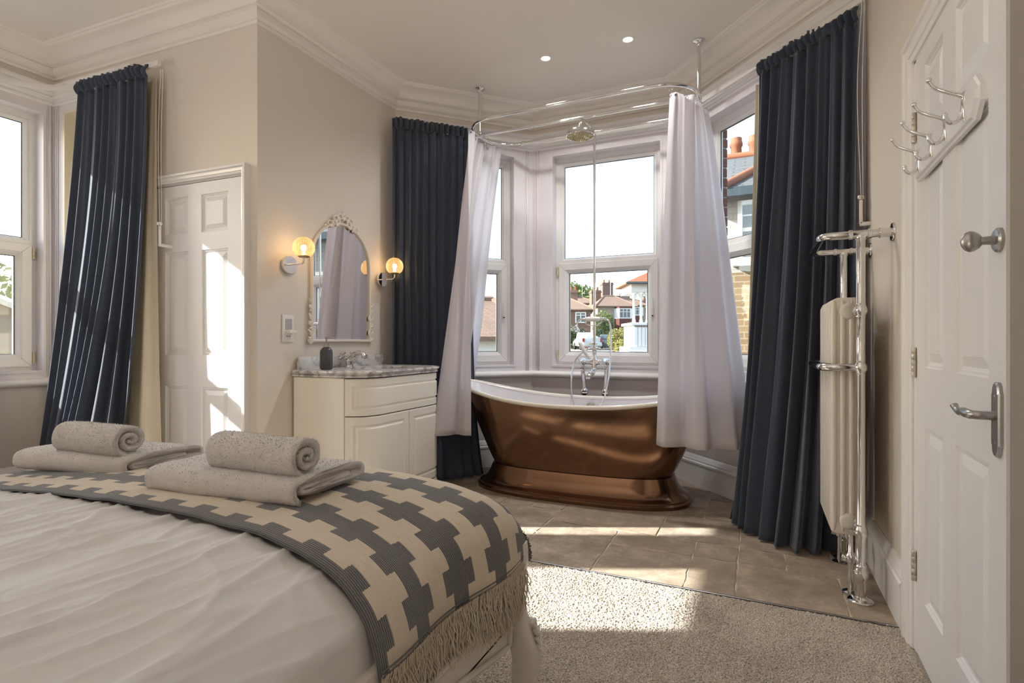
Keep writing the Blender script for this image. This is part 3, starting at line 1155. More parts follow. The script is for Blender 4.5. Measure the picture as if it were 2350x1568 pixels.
# coat rack on the right door
rack = thing('coat_rack', (Mr @ Vector((.41, -.01, 1.56))), 'white octagonal-ended coat rack board with four chrome hooks', 'coat rack')
bm = bmesh.new()
def octo(ins, nn):
    u0, u1, z0, z1, c = .115+ins, .728-ins, 1.556+ins, 1.662-ins, .034
    return [(u0+c, nn, z0), (u1-c, nn, z0), (u1, nn, z0+c), (u1, nn, z1-c), (u1-c, nn, z1), (u0+c, nn, z1), (u0, nn, z1-c), (u0, nn, z0+c)]
loft(bm, [octo(0, 0), octo(0, -.010), octo(.006, -.012), octo(.010, -.0175), octo(.016, -.018)], M=Mr, cap0=True, cap1=True)
part('board', bm, DOOR, rack)
for hu in (.639, .493, .352, .200):
    bm = bmesh.new()
    zc = 1.608
    hk = []
    for a, b, nn in ((.006, .036, -.018), (.009, .030, -.022), (.0085, .010, -.024), (.006, -.020, -.022), (.0035, -.034, -.019)):
        hk.append((a, b, nn))
    loft(bm, [[(hu + a*math.cos(q), -.0175 + (nn+.0175)*max(0, math.sin(q)), zc + b) for q in [PI*i/8 for i in range(9)]] for a, b, nn in hk], M=Mr, cap0=True, cap1=True)
    hook = part('hook', bm, CHROME, rack, smooth=60)
    bm = bmesh.new()
    pts = crom([Mr @ Vector(p) for p in ((hu, -.020, zc+.026), (hu, -.034, zc+.034), (hu, -.058, zc+.046), (hu, -.076, zc+.058), (hu, -.086, zc+.074))], 5)
    tube(bm, pts, [.0052 - .0012*i/(len(pts)-1) for i in range(len(pts))], 10)
    sphere(bm, Mr @ Vector((hu, -.0868, zc+.078)), .0068, 12, 8)
    part('upper_prong', bm, CHROME, hook, smooth=60)
    bm = bmesh.new()
    pts = crom([Mr @ Vector(p) for p in ((hu, -.020, zc+.004), (hu, -.023, zc-.020), (hu, -.032, zc-.033), (hu, -.044, zc-.034), (hu, -.053, zc-.024), (hu, -.055, zc-.013))], 5)
    tube(bm, pts, [.0045 + .001*i/(len(pts)-1) for i in range(len(pts))], 10)
    sphere(bm, pts[-1], .0062, 10, 8)
    part('lower_prong', bm, CHROME, hook, smooth=60)
# ------------------------------------------------------------------ bath
BX, BY = -1.14, 3.66
def sup(a, b, e, q):
    c, s = math.cos(q), math.sin(q)
    return (a * math.copysign(abs(c) ** (2/e), c), b * math.copysign(abs(s) ** (2/e), s))
NB = 96
def rimz(x):
    k = abs(x) / 0.93
    return 0.628 + 0.125 * k ** 2.3
bath = thing('bathtub', (BX, BY, 0), 'freestanding copper boat bath with white enamel inside, on a copper plinth', 'bathtub')
bm = bmesh.new()
rings = []
for t_ in [i / 14 for i in range(15)]:
    k = t_ ** 0.85
    a = 0.632 + (0.905 - 0.632) * (0.72 * k + 0.28 * t_ ** 2)
    b = 0.245 + (0.312 - 0.245) * (1 - (1 - t_) ** 1.8)
    e = 2.9 - 0.6 * t_
    r = []
    for j in range(NB):
        x, y = sup(a, b, e, 2*PI*j/NB)
        z = 0.172 + (rimz(x) - 0.03 - 0.172) * t_
        r.append((BX + x, BY + y, z))
    rings.append(r)
loft(bm, rings, cap0=True)
part('shell', bm, COPPER, bath, smooth=50)
# rolled rim
bm = bmesh.new()
prof = [(-.020, -.026), (-.004, -.030), (.012, -.025), (.020, -.015), (.018, -.005), (.009, .001), (-.008, .002), (-.024, -.003), (-.032, -.014)]
rings = []
for j in range(NB):
    q = 2*PI*j/NB
    x, y = sup(.915, .322, 2.3, q)
    x2, y2 = sup(.915, .322, 2.3, q + .001)
    n_ = Vector((y2 - y, -(x2 - x))).normalized()
    rings.append([(BX + x + n_.x*o, BY + y + n_.y*o, rimz(x) + h) for o, h in prof])
loft(bm, rings, loop=True)
part('rim', bm, ENAMEL_RIM, bath, smooth=60)
# inside
bm = bmesh.new()
rings = []
for t_ in [i / 14 for i in range(15)]:
    d = t_
    a = 0.885 - (0.885 - 0.56) * d ** 1.1
    b = 0.292 - 0.055 * d ** 1.5
    if t_ > .93: a, b = a - .05, b - .05
    r = []
    for j in range(NB):
        x, y = sup(a, b, 2.3 + .7*t_, 2*PI*j/NB)
        z0 = rimz(x * .905 / max(a, .3) if a < .885 else x) - 0.006
        zb = 0.225
        r.append((BX + x, BY + y, z0 + (zb - z0) * (t_ ** .8)))
    rings.append(r)
loft(bm, rings, cap1=True)
inner = part('basin', bm, ENAMEL, bath, smooth=50)
bm = bmesh.new()
lathe(bm, [(.036, 0), (.036, .006), (.028, .010), (.012, .012), (0, .012)], (BX + .0, BY + .268, .545), (0, -1, .15), 24)
part('overflow', bm, NICKEL, bath, smooth=40)
# plinth
bm = bmesh.new()
rings = []
for a, b, z, e in ((.752, .352, 0, 2.7), (.752, .352, .020, 2.7), (.744, .344, .026, 2.7), (.738, .338, .030, 2.7), (.738, .338, .040, 2.7), (.728, .328, .046, 2.7),
                   (.712, .312, .052, 2.75), (.694, .296, .066, 2.8), (.676, .281, .090, 2.8), (.660, .269, .120, 2.85), (.648, .258, .150, 2.9), (.640, .250, .168, 2.9), (.62, .235, .174, 2.9)):
    rings.append([(BX + sup(a, b, e, 2*PI*j/NB)[0], BY + sup(a, b, e, 2*PI*j/NB)[1], z) for j in range(NB)])
loft(bm, rings, cap0=True, cap1=True)
part('plinth', bm, COPPER, bath, smooth=40)

# ------------------------------------------------------------------ bath shower mixer with riser
TX, TY = -1.156, 4.105
tap = thing('bath_mixer', (TX, TY, 0), 'chrome freestanding bath shower mixer with crosshead taps, handset and tall riser', 'bath tap')
def crosshead(bm, c, ax, m=.02):
    lathe(bm, [(.010, 0), (.010, .012), (.013, .014), (.015, .020), (.013, .028), (.006, .031), (0, .031)], c, ax, 16)
for sx in (-1, 1):
    lx = TX + sx*.083
    bm = bmesh.new()
    lathe(bm, [(.036, 0), (.036, .006), (.026, .012), (.024, .018), (.0235, .62), (.0245, .625), (.0295, .632), (.0305, .640), (.027, .648), (.030, .656), (.026, .664), (.015, .674), (.0145, .69)], (lx, TY, 0), seg=24)
    part('leg', bm, CHROME, tap, smooth=40)
    bm = bmesh.new()
    pts = crom([(lx, TY, .685), (lx + .004*sx, TY, .73), (lx + .008*sx, TY - .004, .775), (lx + .010*sx, TY - .006, .815)], 5)
    tube(bm, pts, [.0145, .0142, .014, .0138, .0138, .0138, .014, .0145, .015, .0155, .016, .0165, .017, .017, .017, .017][:len(pts)], 14)
    lathe(bm, [(.0215, 0), (.023, .004), (.023, .020), (.0215, .024)], (lx + .010*sx, TY - .006, .815), seg=8)
    lathe(bm, [(.016, 0), (.016, .02)], (lx + .010*sx, TY - .006, .838), seg=14)
    part('union', bm, CHROME, tap, smooth=40)
    bm = bmesh.new()
    hx = TX + sx*.093
    sphere(bm, (hx, TY - .006, .880), .030, 20, 14)
    lathe(bm, [(.021, .0), (.023, .012), (.019, .026), (.011, .036), (.009, .050)], (hx, TY - .02, .880), (0, -1, 0), 18)
    vb = part('valve', bm, CHROME, tap, smooth=50)
    bm = bmesh.new()
    for q in range(4):
        d = Vector((math.cos(q*PI/2 + .4), 0, math.sin(q*PI/2 + .4)))
        lathe(bm, [(.0055, .006), (.006, .020), (.009, .026), (.0085, .032), (0, .034)], Vector((hx, TY - .074, .880)), d, 10)
    lathe(bm, [(.012, -.006), (.012, .006), (.009, .009), (0, .009)], (hx, TY - .074, .880), (0, -1, 0), 16)
    part('crosshead', bm, CHROME, vb, smooth=50)
bm = bmesh.new()
tube(bm, [(TX - .09, TY - .006, .880), (TX + .09, TY - .006, .880)], .0145, 16)
lathe(bm, [(.019, -.032), (.022, -.02), (.024, 0), (.022, .02), (.019, .032)], (TX, TY - .006, .880), (1, 0, 0), 18)
lathe(bm, [(.024, 0), (.022, .03), (.016, .05), (.014, .075), (.018, .08), (.018, .092), (.013, .096), (.0125, .13), (.019, .134), (.019, .150), (.0125, .155)], (TX, TY - .006, .880), seg=20)
tube(bm, crom([(TX, TY - .006, .880), (TX, TY - .015, .845), (TX, TY - .03, .815), (TX - .002, TY - .065, .800), (TX - .006, TY - .105, .792), (TX - .010, TY - .128, .772)], 4), [.021]*8 + [.019]*6 + [.020]*7, 16)
lathe(bm, [(.022, 0), (.023, .004), (.023, .016), (.018, .018)], (TX - .012, TY - .136, .758), (0, 0, 1), 18)
part('body', bm, CHROME, tap, smooth=45)
bm = bmesh.new()
lathe(bm, [(.007, -.048), (.009, -.044), (.009, -.030), (.013, -.026), (.013, .026), (.009, .030), (.009, .044), (.007, .048)], (TX, TY - .006, .985), (1, 0, 0), 12)
part('clamp', bm, CHROME, tap, smooth=45)
bm = bmesh.new()
lathe(bm, [(0, .0015), (.0165, .0015), (.0165, 0), (0, 0)], (TX - .012, TY - .136, .7585), (0, 0, 1), 16)
part('spout_mouth', bm, mat('brass', (.55, .40, .18, 1), .3, 1.0, bs=40, bstr=.03), tap)
# diverter lever (white ceramic)
bm = bmesh.new()
tube(bm, crom([(TX - .03, TY - .035, .905), (TX - .045, TY - .05, .930), (TX - .075, TY - .065, .985), (TX - .10, TY - .075, 1.035)], 4), [.006, .006, .006, .0065, .011, .013, .014, .015, .0155, .016, .016, .015, .010][:13], 14)
part('ceramic_lever', bm, mat('white ceramic', S(226, 222, 216), .15, coat=.4, var=.01), tap, smooth=60)
# riser
RZ = 2.672
bm = bmesh.new()
tube(bm, [(TX, TY - .006, 1.03), (TX, TY - .006, RZ - .03)] + [Vector((TX, TY - .006 - .03 + .03*math.cos(a), RZ - .03 + .03*math.sin(a))) for a in [PI/2*i/6 for i in range(1, 7)]] +
     [(TX, TY - .15, RZ - .004), (TX, TY - .30, RZ - .022), (TX, 3.77, RZ - .05)] + [(TX, 3.735, RZ - .065), (TX, 3.728, RZ - .09)], .0105, 14)
part('riser', bm, CHROME, tap, smooth=60)
# handset cradle + handset
bm = bmesh.new()
tube(bm, crom([(TX - .062, TY - .045, 1.205), (TX - .06, TY - .042, 1.178), (TX - .03, TY - .035, 1.165), (TX, TY - .03, 1.163), (TX + .03, TY - .035, 1.167), (TX + .062, TY - .042, 1.185), (TX + .068, TY - .045, 1.21)], 4), .004, 8)
tube(bm, [(TX, TY - .012, 1.163), (TX, TY - .032, 1.163)], .006, 8)
part('cradle', bm, CHROME, tap, smooth=60)
hz = 1.213
hs = thing('shower_handset', (TX, TY - .06, 1.12), 'chrome telephone-style shower handset with white ceramic grip in its cradle', 'shower head')
bm = bmesh.new()
prof = [(.009, -.062), (.014, -.055), (.0185, -.030), (.0195, 0), (.0185, .030), (.014, .055), (.009, .062)]
lathe(bm, prof, (TX - .004, TY - .045, hz), (1, 0, 0), 18)
part('grip', bm, MATS['white ceramic'], hs, smooth=60)
bm = bmesh.new()
tube(bm, crom([(TX - .063, TY - .045, hz), (TX - .085, TY - .047, hz + .002), (TX - .105, TY - .052, hz - .006), (TX - .122, TY - .06, hz - .028), (TX - .130, TY - .068, hz - .052)], 5), .0085, 12)
lathe(bm, [(.009, 0), (.012, .010), (.024, .026), (.036, .038), (.038, .044), (.036, .048), (0, .048)], (TX - .128, TY - .066, hz - .044), (-.15, -.25, -1), 22)
part('head', bm, CHROME, hs, smooth=45)
bm = bmesh.new()
tube(bm, crom([(TX + .058, TY - .045, hz), (TX + .075, TY - .045, hz + .003), (TX + .092, TY - .045, hz + .002)], 4), [.009, .010, .011, .009, .0085, .010, .011, .009, .008], 12)
part('tail_nut', bm, CHROME, hs, smooth=45)
hose_pts = crom([(TX + .090, TY - .045, hz + .002), (TX + .125, TY - .05, hz - .02), (TX + .145, TY - .07, hz - .10), (TX + .150, TY - .10, .95), (TX + .148, TY - .16, .75), (TX + .12, TY - .21, .60),
                 (TX + .05, TY - .24, .50), (TX - .04, TY - .24, .49), (TX - .11, TY - .20, .58), (TX - .145, TY - .14, .72), (TX - .145, TY - .08, .86), (TX - .115, TY - .04, .93), (TX - .055, TY - .025, .975), (TX - .03, TY - .01, .985)], 14)
bm = bmesh.new()
tube(bm, hose_pts, [.0062 + .0006 * (i % 2) for i in range(len(hose_pts))], 9)
part('hose', bm, CHROME, hs, smooth=40)

# rain shower rose
rose = thing('shower_rose', (TX, 3.728, 2.515), 'round chrome overhead shower rose under the curtain rail', 'shower head')
bm = bmesh.new()
lathe(bm, [(.012, .105), (.014, .085), (.020, .078), (.024, .068), (.05, .056), (.085, .046), (.098, .034), (.102, .018), (.103, .004), (.100, 0), (.095, .004), (.093, .010), (0, .012)], (TX, 3.728, 2.500), seg=40)
part('dome', bm, CHROME, rose, smooth=40)
bm = bmesh.new()
for ring in range(1, 8):
    r = .0125 * ring
    for k in range(6 * ring):
        a = 2*PI*k/(6*ring)
        lathe(bm, [(.0030, .008), (.0024, -.003), (.0, -.004)], (TX + r*math.cos(a), 3.728 + r*math.sin(a), 2.503), seg=6, cap=False)
part('nozzles', bm, mat('pale rubber nozzle', S(226, 212, 170), .4, bs=80, bstr=.02), rose, smooth=60, kind='stuff')

# ------------------------------------------------------------------ shower curtain rail
RY, RZ2 = 3.762, 2.648
XL, XR, RW = -1.985, -0.355, 0.285
rail = thing('shower_rail', ((XL+XR)/2, RY, RZ2), 'oval chrome shower curtain rail hung from the ceiling above the bath', 'curtain rail')
bm = bmesh.new()
rr = .24
loop = []
cor = [(XL + rr, RY - RW + rr, PI, 1.5*PI), (XR - rr, RY - RW + rr, 1.5*PI, 2*PI), (XR - rr, RY + RW - rr, 0, PI/2), (XL + rr, RY + RW - rr, PI/2, PI)]
for (cx, cy, a0, a1) in cor:
    loop += arc((cx, cy, RZ2), rr, a0, a1, 12)
tube(bm, loop, .0125, 14, closed=True)
part('ring', bm, CHROME, rail, smooth=60)
bm = bmesh.new()
tube(bm, [(XL, RY, RZ2 + .004), (XR, RY, RZ2 + .004)], .0125, 14)
part('cross_bar', bm, CHROME, rail, smooth=60)
for x in (XL, XR):
    bm = bmesh.new()
    tube(bm, [(x, RY, RZ2), (x, RY, HC - .012)], .0125, 14)
    lathe(bm, [(.017, -.014), (.019, -.004), (.019, .016), (.015, .022)], (x, RY, RZ2 + .012), seg=16)
    p_ = part('post', bm, CHROME, rail, smooth=45)
    bm = bmesh.new()
    lathe(bm, [(.014, -.034), (.017, -.030), (.017, -.016), (.022, -.012), (.036, -.008), (.040, -.004), (.040, 0)], (x, RY, HC - .0005), seg=28)
    part('flange', bm, CHROME, p_, smooth=40)
for x in (XL + .015, XR - .015):
    bm = bmesh.new()
    lathe(bm, [(.016, -.02), (.018, -.01), (.018, .01), (.016, .02)], (x, RY, RZ2 + .003), (1, 0, 0), 14)
    part('joint', bm, CHROME, rail, smooth=45)
bm = bmesh.new()
lathe(bm, [(.015, -.018), (.017, -.012), (.017, .012), (.015, .018)], (XL + .25, RY + RW, RZ2), (1, 0, 0), 14)
part('joint', bm, CHROME, rail, smooth=45)

# ------------------------------------------------------------------ shower curtains and their rings
def drape(bm, top, bot, zt, zb, folds, amp_t, amp_b, nu=220, nv=48, seed=0, sag=0.0, power=1.0, pinch=None, mid=None, wob=0.02, lean=1.0):
    """pleated cloth: plan paths at the top and the foot, folds along its width"""
    T = resample(crom(top, 8), nu + 1)
    Bt = resample(crom(bot, 8), nu + 1)
    Mi = resample(crom(mid, 8), nu + 1) if mid else None
    r = random.Random(seed)
    ph = [r.uniform(0, 6.28) for _ in range(8)]
    def f(u, v):
        i = min(nu, int(round(u * nu)))
        k = v ** power
        a, b = T[i], Bt[i]
        if Mi:
            m = Mi[i]
            p = a * (1-k)*(1-2*k) + m * 4*k*(1-k) + b * k*(2*k-1)
        else:
            p = a.lerp(b, k)
        j0, j1 = max(0, i-1), min(nu, i+1)
        d = (T[j1] - T[j0]).lerp(Bt[j1] - Bt[j0], k)
        d2 = Vector((d.x, d.y)).normalized()
        n_ = Vector((-d2.y, d2.x))
        uu = u + wob * (1.2 * nz(u * 5 + seed, v * 1.2) + .4 * math.sin(3 * v + ph[1])) * (0.25 + v) + wob * 1.6 * nz(u * 3.1 + seed * 2, 7.7)
        amp = amp_t + (amp_b - amp_t) * v
        w_ = math.sin(2*PI*folds*uu + ph[0]) + 0.35 * math.sin(2*PI*folds*2.3*uu + ph[2] + 1.4*v) * (1 - .5*v) + .5 * nz(u*folds*.8, v*1.5, seed)
        o = amp * w_ * (1 + .55 * nz(u * 4.3 + seed * 3, v * .8, 2.2))
        zz = zt(u) if callable(zt) else zt
        zl = zb(u) if callable(zb) else zb
        return (p.x + n_.x*o, p.y + n_.y*o, zz + (zl - zz) * v)
    return sheet(bm, f, nu, nv)

c1 = thing('shower_curtain', (-2.05, 3.6, .38), 'white shower curtain gathered at the left end of the bath', 'shower curtain', 'white shower curtains')
bm = bmesh.new()
drape(bm, [(-1.925, 3.530), (-1.975, 3.62), (-1.985, 3.76), (-1.965, 3.90), (-1.90, 3.99)],
      [(-1.83, 3.34), (-1.95, 3.27), (-2.08, 3.24), (-2.14, 3.40), (-2.15, 3.64), (-2.10, 3.86)], 2.612, lambda u: .385 + .26*max(0, u-.45)*1.8, 4.3, .022, .040, seed=4, wob=.03, power=.9)
o = part('cloth', bm, SHOWER, c1, smooth=180)
solidify(o, .0016)
c2 = thing('shower_curtain', (-.3, 3.4, .40), 'white shower curtain hanging open at the right end of the bath', 'shower curtain', 'white shower curtains')
bm = bmesh.new()
drape(bm, [(-.505, 3.545), (-.42, 3.60), (-.372, 3.68), (-.355, 3.80), (-.33, 3.90)],
      [(-.555, 3.285), (-.40, 3.275), (-.26, 3.30), (-.13, 3.40), (-.06, 3.58)], 2.612, lambda u: .425 - .01*u, 3.4, .020, .040, seed=9, wob=.02, power=.85)
o = part('cloth', bm, SHOWER, c2, smooth=180)
solidify(o, .0016)
def ringhook(p, parent):
    bm = bmesh.new()
    p = Vector(p)
    tube(bm, crom([p + Vector((.004, 0, -.012)), p + Vector((.016, 0, .004)), p + Vector((.010, 0, .018)), p + Vector((-.006, 0, .020)), p + Vector((-.016, 0, .006)), p + Vector((-.012, 0, -.02)), p + Vector((-.002, 0, -.050))], 4), .0016, 6)
    tube(bm, [p + Vector((.009*math.cos(a), 0, -.058 + .009*math.sin(a))) for a in [2*PI*i/14 for i in range(14)]], .0018, 6, closed=True)
    sphere(bm, p + Vector((0, 0, .022)), .005, 8, 6)
    return part('ring_hook', bm, CHROME, parent, smooth=60)
for k in range(5):
    ringhook((-1.985 + .012*math.sin(k*2.0), 3.60 + .07*k, RZ2), c1)
for (x, y) in ((-.50, 3.545), (-.41, 3.60), (-.372, 3.70), (-.357, 3.80), (-.36, 3.88)):
    ringhook((x, y, RZ2), c2)
for c_, x, y in ((c1, -1.93, 3.55), (c2, -.47, 3.55)):
    bm = bmesh.new()
    lathe(bm, [(.009, 0), (.009, .002), (.005, .002), (.005, 0)], (x, y - .03, 2.585), (.3, -1, 0), 14)
    part('eyelet', bm, NICKEL, c_, smooth=40)
# ------------------------------------------------------------------ curtain tracks
def track(name, pts, label):
    bm = bmesh.new()
    sweep(bm, [(-.008, 2.682), (.008, 2.682), (.009, 2.686), (.009, 2.712), (.006, 2.716), (-.008, 2.716)], pts)
    t = part(name, bm, WHITE_PL, smooth=40)
    return tag(t, label, 'curtain track')
def rounded(pts, r, n=8):
    out = [Vector(pts[0])]
    for i in range(1, len(pts)-1):
        a, b, c = Vector(pts[i-1]), Vector(pts[i]), Vector(pts[i+1])
        d0, d1 = (a-b).normalized(), (c-b).normalized()
        p0, p1 = b + d0*r, b + d1*r
        for k in range(n+1):
            t_ = k/n
            out.append(p0*(1-t_)**2 + b*2*t_*(1-t_) + p1*t_**2)
    out.append(Vector(pts[-1]))
    return out
track('curtain_track', rounded([(.462, 3.09), (-.607, 4.215), (-1.722, 4.215), (-2.50, 3.42)], .16), 'white curtain track curving round the bath bay')
track('curtain_track', rounded([DW(.66, -.105), (-4.345, 2.022), (-4.345, -.6)], .34, 12), 'white curtain track curving above the left windows')

# ------------------------------------------------------------------ navy curtains
def heading(bm, top, zt, n, seed, h=.078):
    T = resample(crom(top, 8), n*10 + 1)
    r = random.Random(seed)
    am = [r.uniform(.5, 1.4) for _ in range(n + 2)]
    dz = [r.uniform(-.007, .007) for _ in range(n + 2)]
    def f(u, v):
        i = int(round(u*n*10))
        j0, j1 = max(0, i-1), min(n*10, i+1)
        d = (T[j1] - T[j0]); d = Vector((d.x, d.y)).normalized()
        nn = Vector((-d.y, d.x))
        k = u*n + .35*nz(u*n*.6, 1.5, seed)
        k = min(n - .001, max(0, k))
        a = am[int(k)]
        bulge = math.sin(PI*min(1, v*1.15))
        o = (.011 + .012*bulge) * a * math.sin(2*PI*k) + .010*nz(k*.9, v*1.5, seed) + .016*bulge + .004
        zz = zt + dz[int(k)]*(1-(k-int(k))) + dz[int(k)+1]*(k-int(k))
        return (T[i].x + nn.x*o, T[i].y + nn.y*o, zz + h*v - .078 + .004*nz(k*2.1, 9, seed)*v)
    return sheet(bm, f, n*10, 7)

def navy(name, label, base, top, bot, zt, zb, folds, seed, mid=None, amp=(.016, .032), heads=24, power=1.0, nu=320, wob=.02):
    t = thing(name, base, label, 'curtain', 'navy curtains')
    bm = bmesh.new()
    drape(bm, top, bot, zt - .07, zb, folds, amp[0], amp[1], nu=nu, nv=70, seed=seed, mid=mid, power=power, wob=wob)
    o = part('cloth', bm, NAVY, t, smooth=180); solidify(o, .003)
    bm = bmesh.new()
    heading(bm, top, zt, heads, seed)
    o = part('heading', bm, NAVY, t, smooth=180); solidify(o, .005)
    return t
cl = navy('curtain', 'navy curtain beside the white door on the left, with cream lining showing', (-3.8, 2.0, 0),
     [(-3.325, 2.060), (-3.50, 2.045), (-3.72, 2.030), (-3.97, 2.015)], [(-3.50, 1.98), (-3.70, 1.84), (-3.98, 1.84), (-4.32, 1.96)], 2.705, .015, 8.5, 21, amp=(.014, .034), heads=14,
     mid=[(-3.375, 2.045), (-3.55, 2.005), (-3.80, 1.995), (-4.09, 1.99)], wob=.035)
bm = bmesh.new()
drape(bm, [(-3.318, 2.098), (-3.36, 2.115), (-3.45, 2.12)], [(-3.215, 2.075), (-3.36, 2.02), (-3.52, 2.06)], 2.64, .02, 1.6, .004, .016, nu=60, nv=50, seed=5,
      mid=[(-3.315, 2.10), (-3.40, 2.09), (-3.52, 2.10)])
o = part('lining', bm, LINING, cl, smooth=180); solidify(o, .002)
navy('curtain', 'navy curtain behind the vanity and left shower curtain', (-2.2, 3.5, 0),
     [(-2.06, 3.79), (-2.20, 3.64), (-2.34, 3.49), (-2.50, 3.335)], [(-1.925, 3.72), (-2.03, 3.55), (-2.20, 3.38), (-2.46, 3.27)], 2.725, .015, 9.5, 33, amp=(.013, .022), heads=16, power=5.0)
cr = navy('curtain', 'long navy curtain beside the chrome towel radiator', (.15, 3.2, 0),
     [(.452, 3.125), (.30, 3.27), (.15, 3.41), (.002, 3.545)], [(.385, 3.10), (.24, 3.035), (.07, 3.07), (-.125, 3.395)], 2.70, .012, 8.5, 12, amp=(.018, .040), heads=16,
     mid=[(.43, 3.08), (.27, 3.175), (.12, 3.29), (-.035, 3.47)], wob=.035)
bm = bmesh.new()
drape(bm, [(.02, 3.60), (-.01, 3.62)], [(.03, 3.52), (-.085, 3.46)], 2.60, .03, 1.0, .004, .010, nu=30, nv=40, seed=8)
o = part('lining', bm, LINING, cr, smooth=180); solidify(o, .002)

# pull cords with tensioners
def cord(label, x, y, zt, zb, dx, dy, wl):
    t = thing('pull_cord', (x, y, zb), label, 'curtain cord', 'curtain pull cords')
    for k in (0, 1):
        bm = bmesh.new()
        pts = crom([(x + dx*.3*k, y + dy*.3*k, zt), (x + dx*(.1 + .4*k), y + dy*(.1 + .4*k), (zt+zb)/2 + .5), (x - .015*(1-k) + dx*.2*k, y + dy*.3*k, (zt+zb)/2 + .1), (x + dx*.3*k, y + dy*.3*k, zb + .14)], 8)
        tube(bm, pts, .0016, 6)
        part('cord', bm, WHITE_PL, t, smooth=60)
    bm = bmesh.new()
    box(bm, (x - .007, y - .006, zb), (x + .007, y + .006, zb + .115), .003, 2)
    part('tensioner', bm, WHITE_PL, t, smooth=50)
    for sx in (-1, 1):
        bm = bmesh.new()
        lathe(bm, [(.010, -.004), (.011, 0), (.010, .004)], (x + sx*.008*abs(dx)/max(abs(dx)+abs(dy), 1e-6), y + sx*.008*abs(dy)/max(abs(dx)+abs(dy), 1e-6), zb + .128), (dy, -dx, 0), 12)
        part('pulley', bm, WHITE_PL, t, smooth=50)
    bm = bmesh.new()
    box(bm, (min(x, wl[0]) - .004, min(y, wl[1]) - .006, zb - .008), (max(x, wl[0]) + .004, max(y, wl[1]) + .006, zb + .010), .002, 2)
    part('bracket', bm, WHITE_PL, t, smooth=50)
    return t
cord('white curtain pull cord hanging beside the left navy curtain', -3.275, 2.095, 2.66, 1.62, .04, .01, (-3.28, 2.175))
cord('white curtain pull cord beside the right navy curtain', .447, 3.045, 2.68, 1.600, .03, .02, (.483, 3.06))
# ------------------------------------------------------------------ vanity unit
XW, YL, YR, XF, RC = -2.5785, 2.470, 3.330, -2.055, .16
def vout(o, n=14):
    pts = [(XW, YL - o), (XF - RC, YL - o)]
    pts += [(XF - RC + (RC+o)*math.cos(a), YL + RC + (RC+o)*math.sin(a)) for a in [-PI/2 + PI/2*i/n for i in range(1, n+1)]]
    pts += [(XF - RC + (RC+o)*math.cos(a), YR - RC + (RC+o)*math.sin(a)) for a in [PI/2*i/n for i in range(0, n+1)]]
    pts += [(XW, YR + o)]
    return pts
LS, LA, LF = XF - RC - XW, RC*PI/2, YR - YL - 2*RC
LT = 2*LS + 2*LA + LF
def vpos(s, o, z):
    if s < LS: return (XW + s, YL - o, z)
    s -= LS
    if s < LA:
        a = -PI/2 + s/RC
        return (XF - RC + (RC+o)*math.cos(a), YL + RC + (RC+o)*math.sin(a), z)
    s -= LA
    if s < LF: return (XF + o, YL + RC + s, z)
    s -= LF
    if s < LA:
        a = s/RC
        return (XF - RC + (RC+o)*math.cos(a), YR - RC + (RC+o)*math.sin(a), z)
    s -= LA
    return (XF - RC - s, YR + o, z)
def vfront(bm, s0, s1, z0, z1, prof, N=40):
    rings = []
    for i, o in prof:
        lo = [vpos(s0+i + (s1-s0-2*i)*k/N, o, z0+i) for k in range(N+1)]
        hi = [vpos(s0+i + (s1-s0-2*i)*k/N, o, z1-i) for k in range(N+1)]
        rings.append(lo + list(reversed(hi)))
    R = loft(bm, rings)
    a = R[-1]
    n = len(a)
    for k in range(N):
        bm.faces.new((a[k], a[k+1], a[n-2-k], a[n-1-k]))
van = thing('vanity_unit', (-2.32, 2.9, 0), 'ivory bow-front washbasin cabinet against the mirror wall', 'cabinet')
bm = bmesh.new()
prism(bm, vout(-.004), .02, .826)
part('carcass', bm, mat('cabinet shadow gap', S(120, 112, 100), .6, bs=40, bstr=.05), van)
bm = bmesh.new()
vfront(bm, .004, .392, .09, .826, [(0, -.004), (0, .011), (.003, .014)], 4)
part('side_panel', bm, CABINET, van, smooth=30)
bm = bmesh.new()
vfront(bm, LT-.392, LT-.004, .09, .826, [(0, -.004), (0, .011), (.003, .014)], 4)
part('side_panel', bm, CABINET, van, smooth=30)
PANEL = [(0, -.002), (0, .013), (.004, .017), (.046, .017), (.050, .014), (.056, .010), (.060, .010), (.072, .019)]
bm = bmesh.new()
vfront(bm, .397, LT-.397, .606, .822, [(0, -.002), (0, .013), (.004, .017), (.040, .017), (.046, .010), (.052, .009), (.060, .019)], 70)
part('drawer', bm, CABINET, van, smooth=25)
for s0, s1 in ((.397, LT/2 - .003), (LT/2 + .003, LT - .397)):
    bm = bmesh.new()
    vfront(bm, s0, s1, .10, .600, PANEL, 40)
    part('door', bm, CABINET, van, smooth=25)
bm = bmesh.new()
for o, z in ((0, 0),):
    pass
loft(bm, [[(p[0], p[1], z) for p in vout(o)] for o, z in ((.028, 0), (.028, .055), (.024, .066), (.018, .074), (.016, .086), (.010, .092), (0, .094))], cap0=True, cap1=True)
part('plinth', bm, CABINET, van, smooth=30)

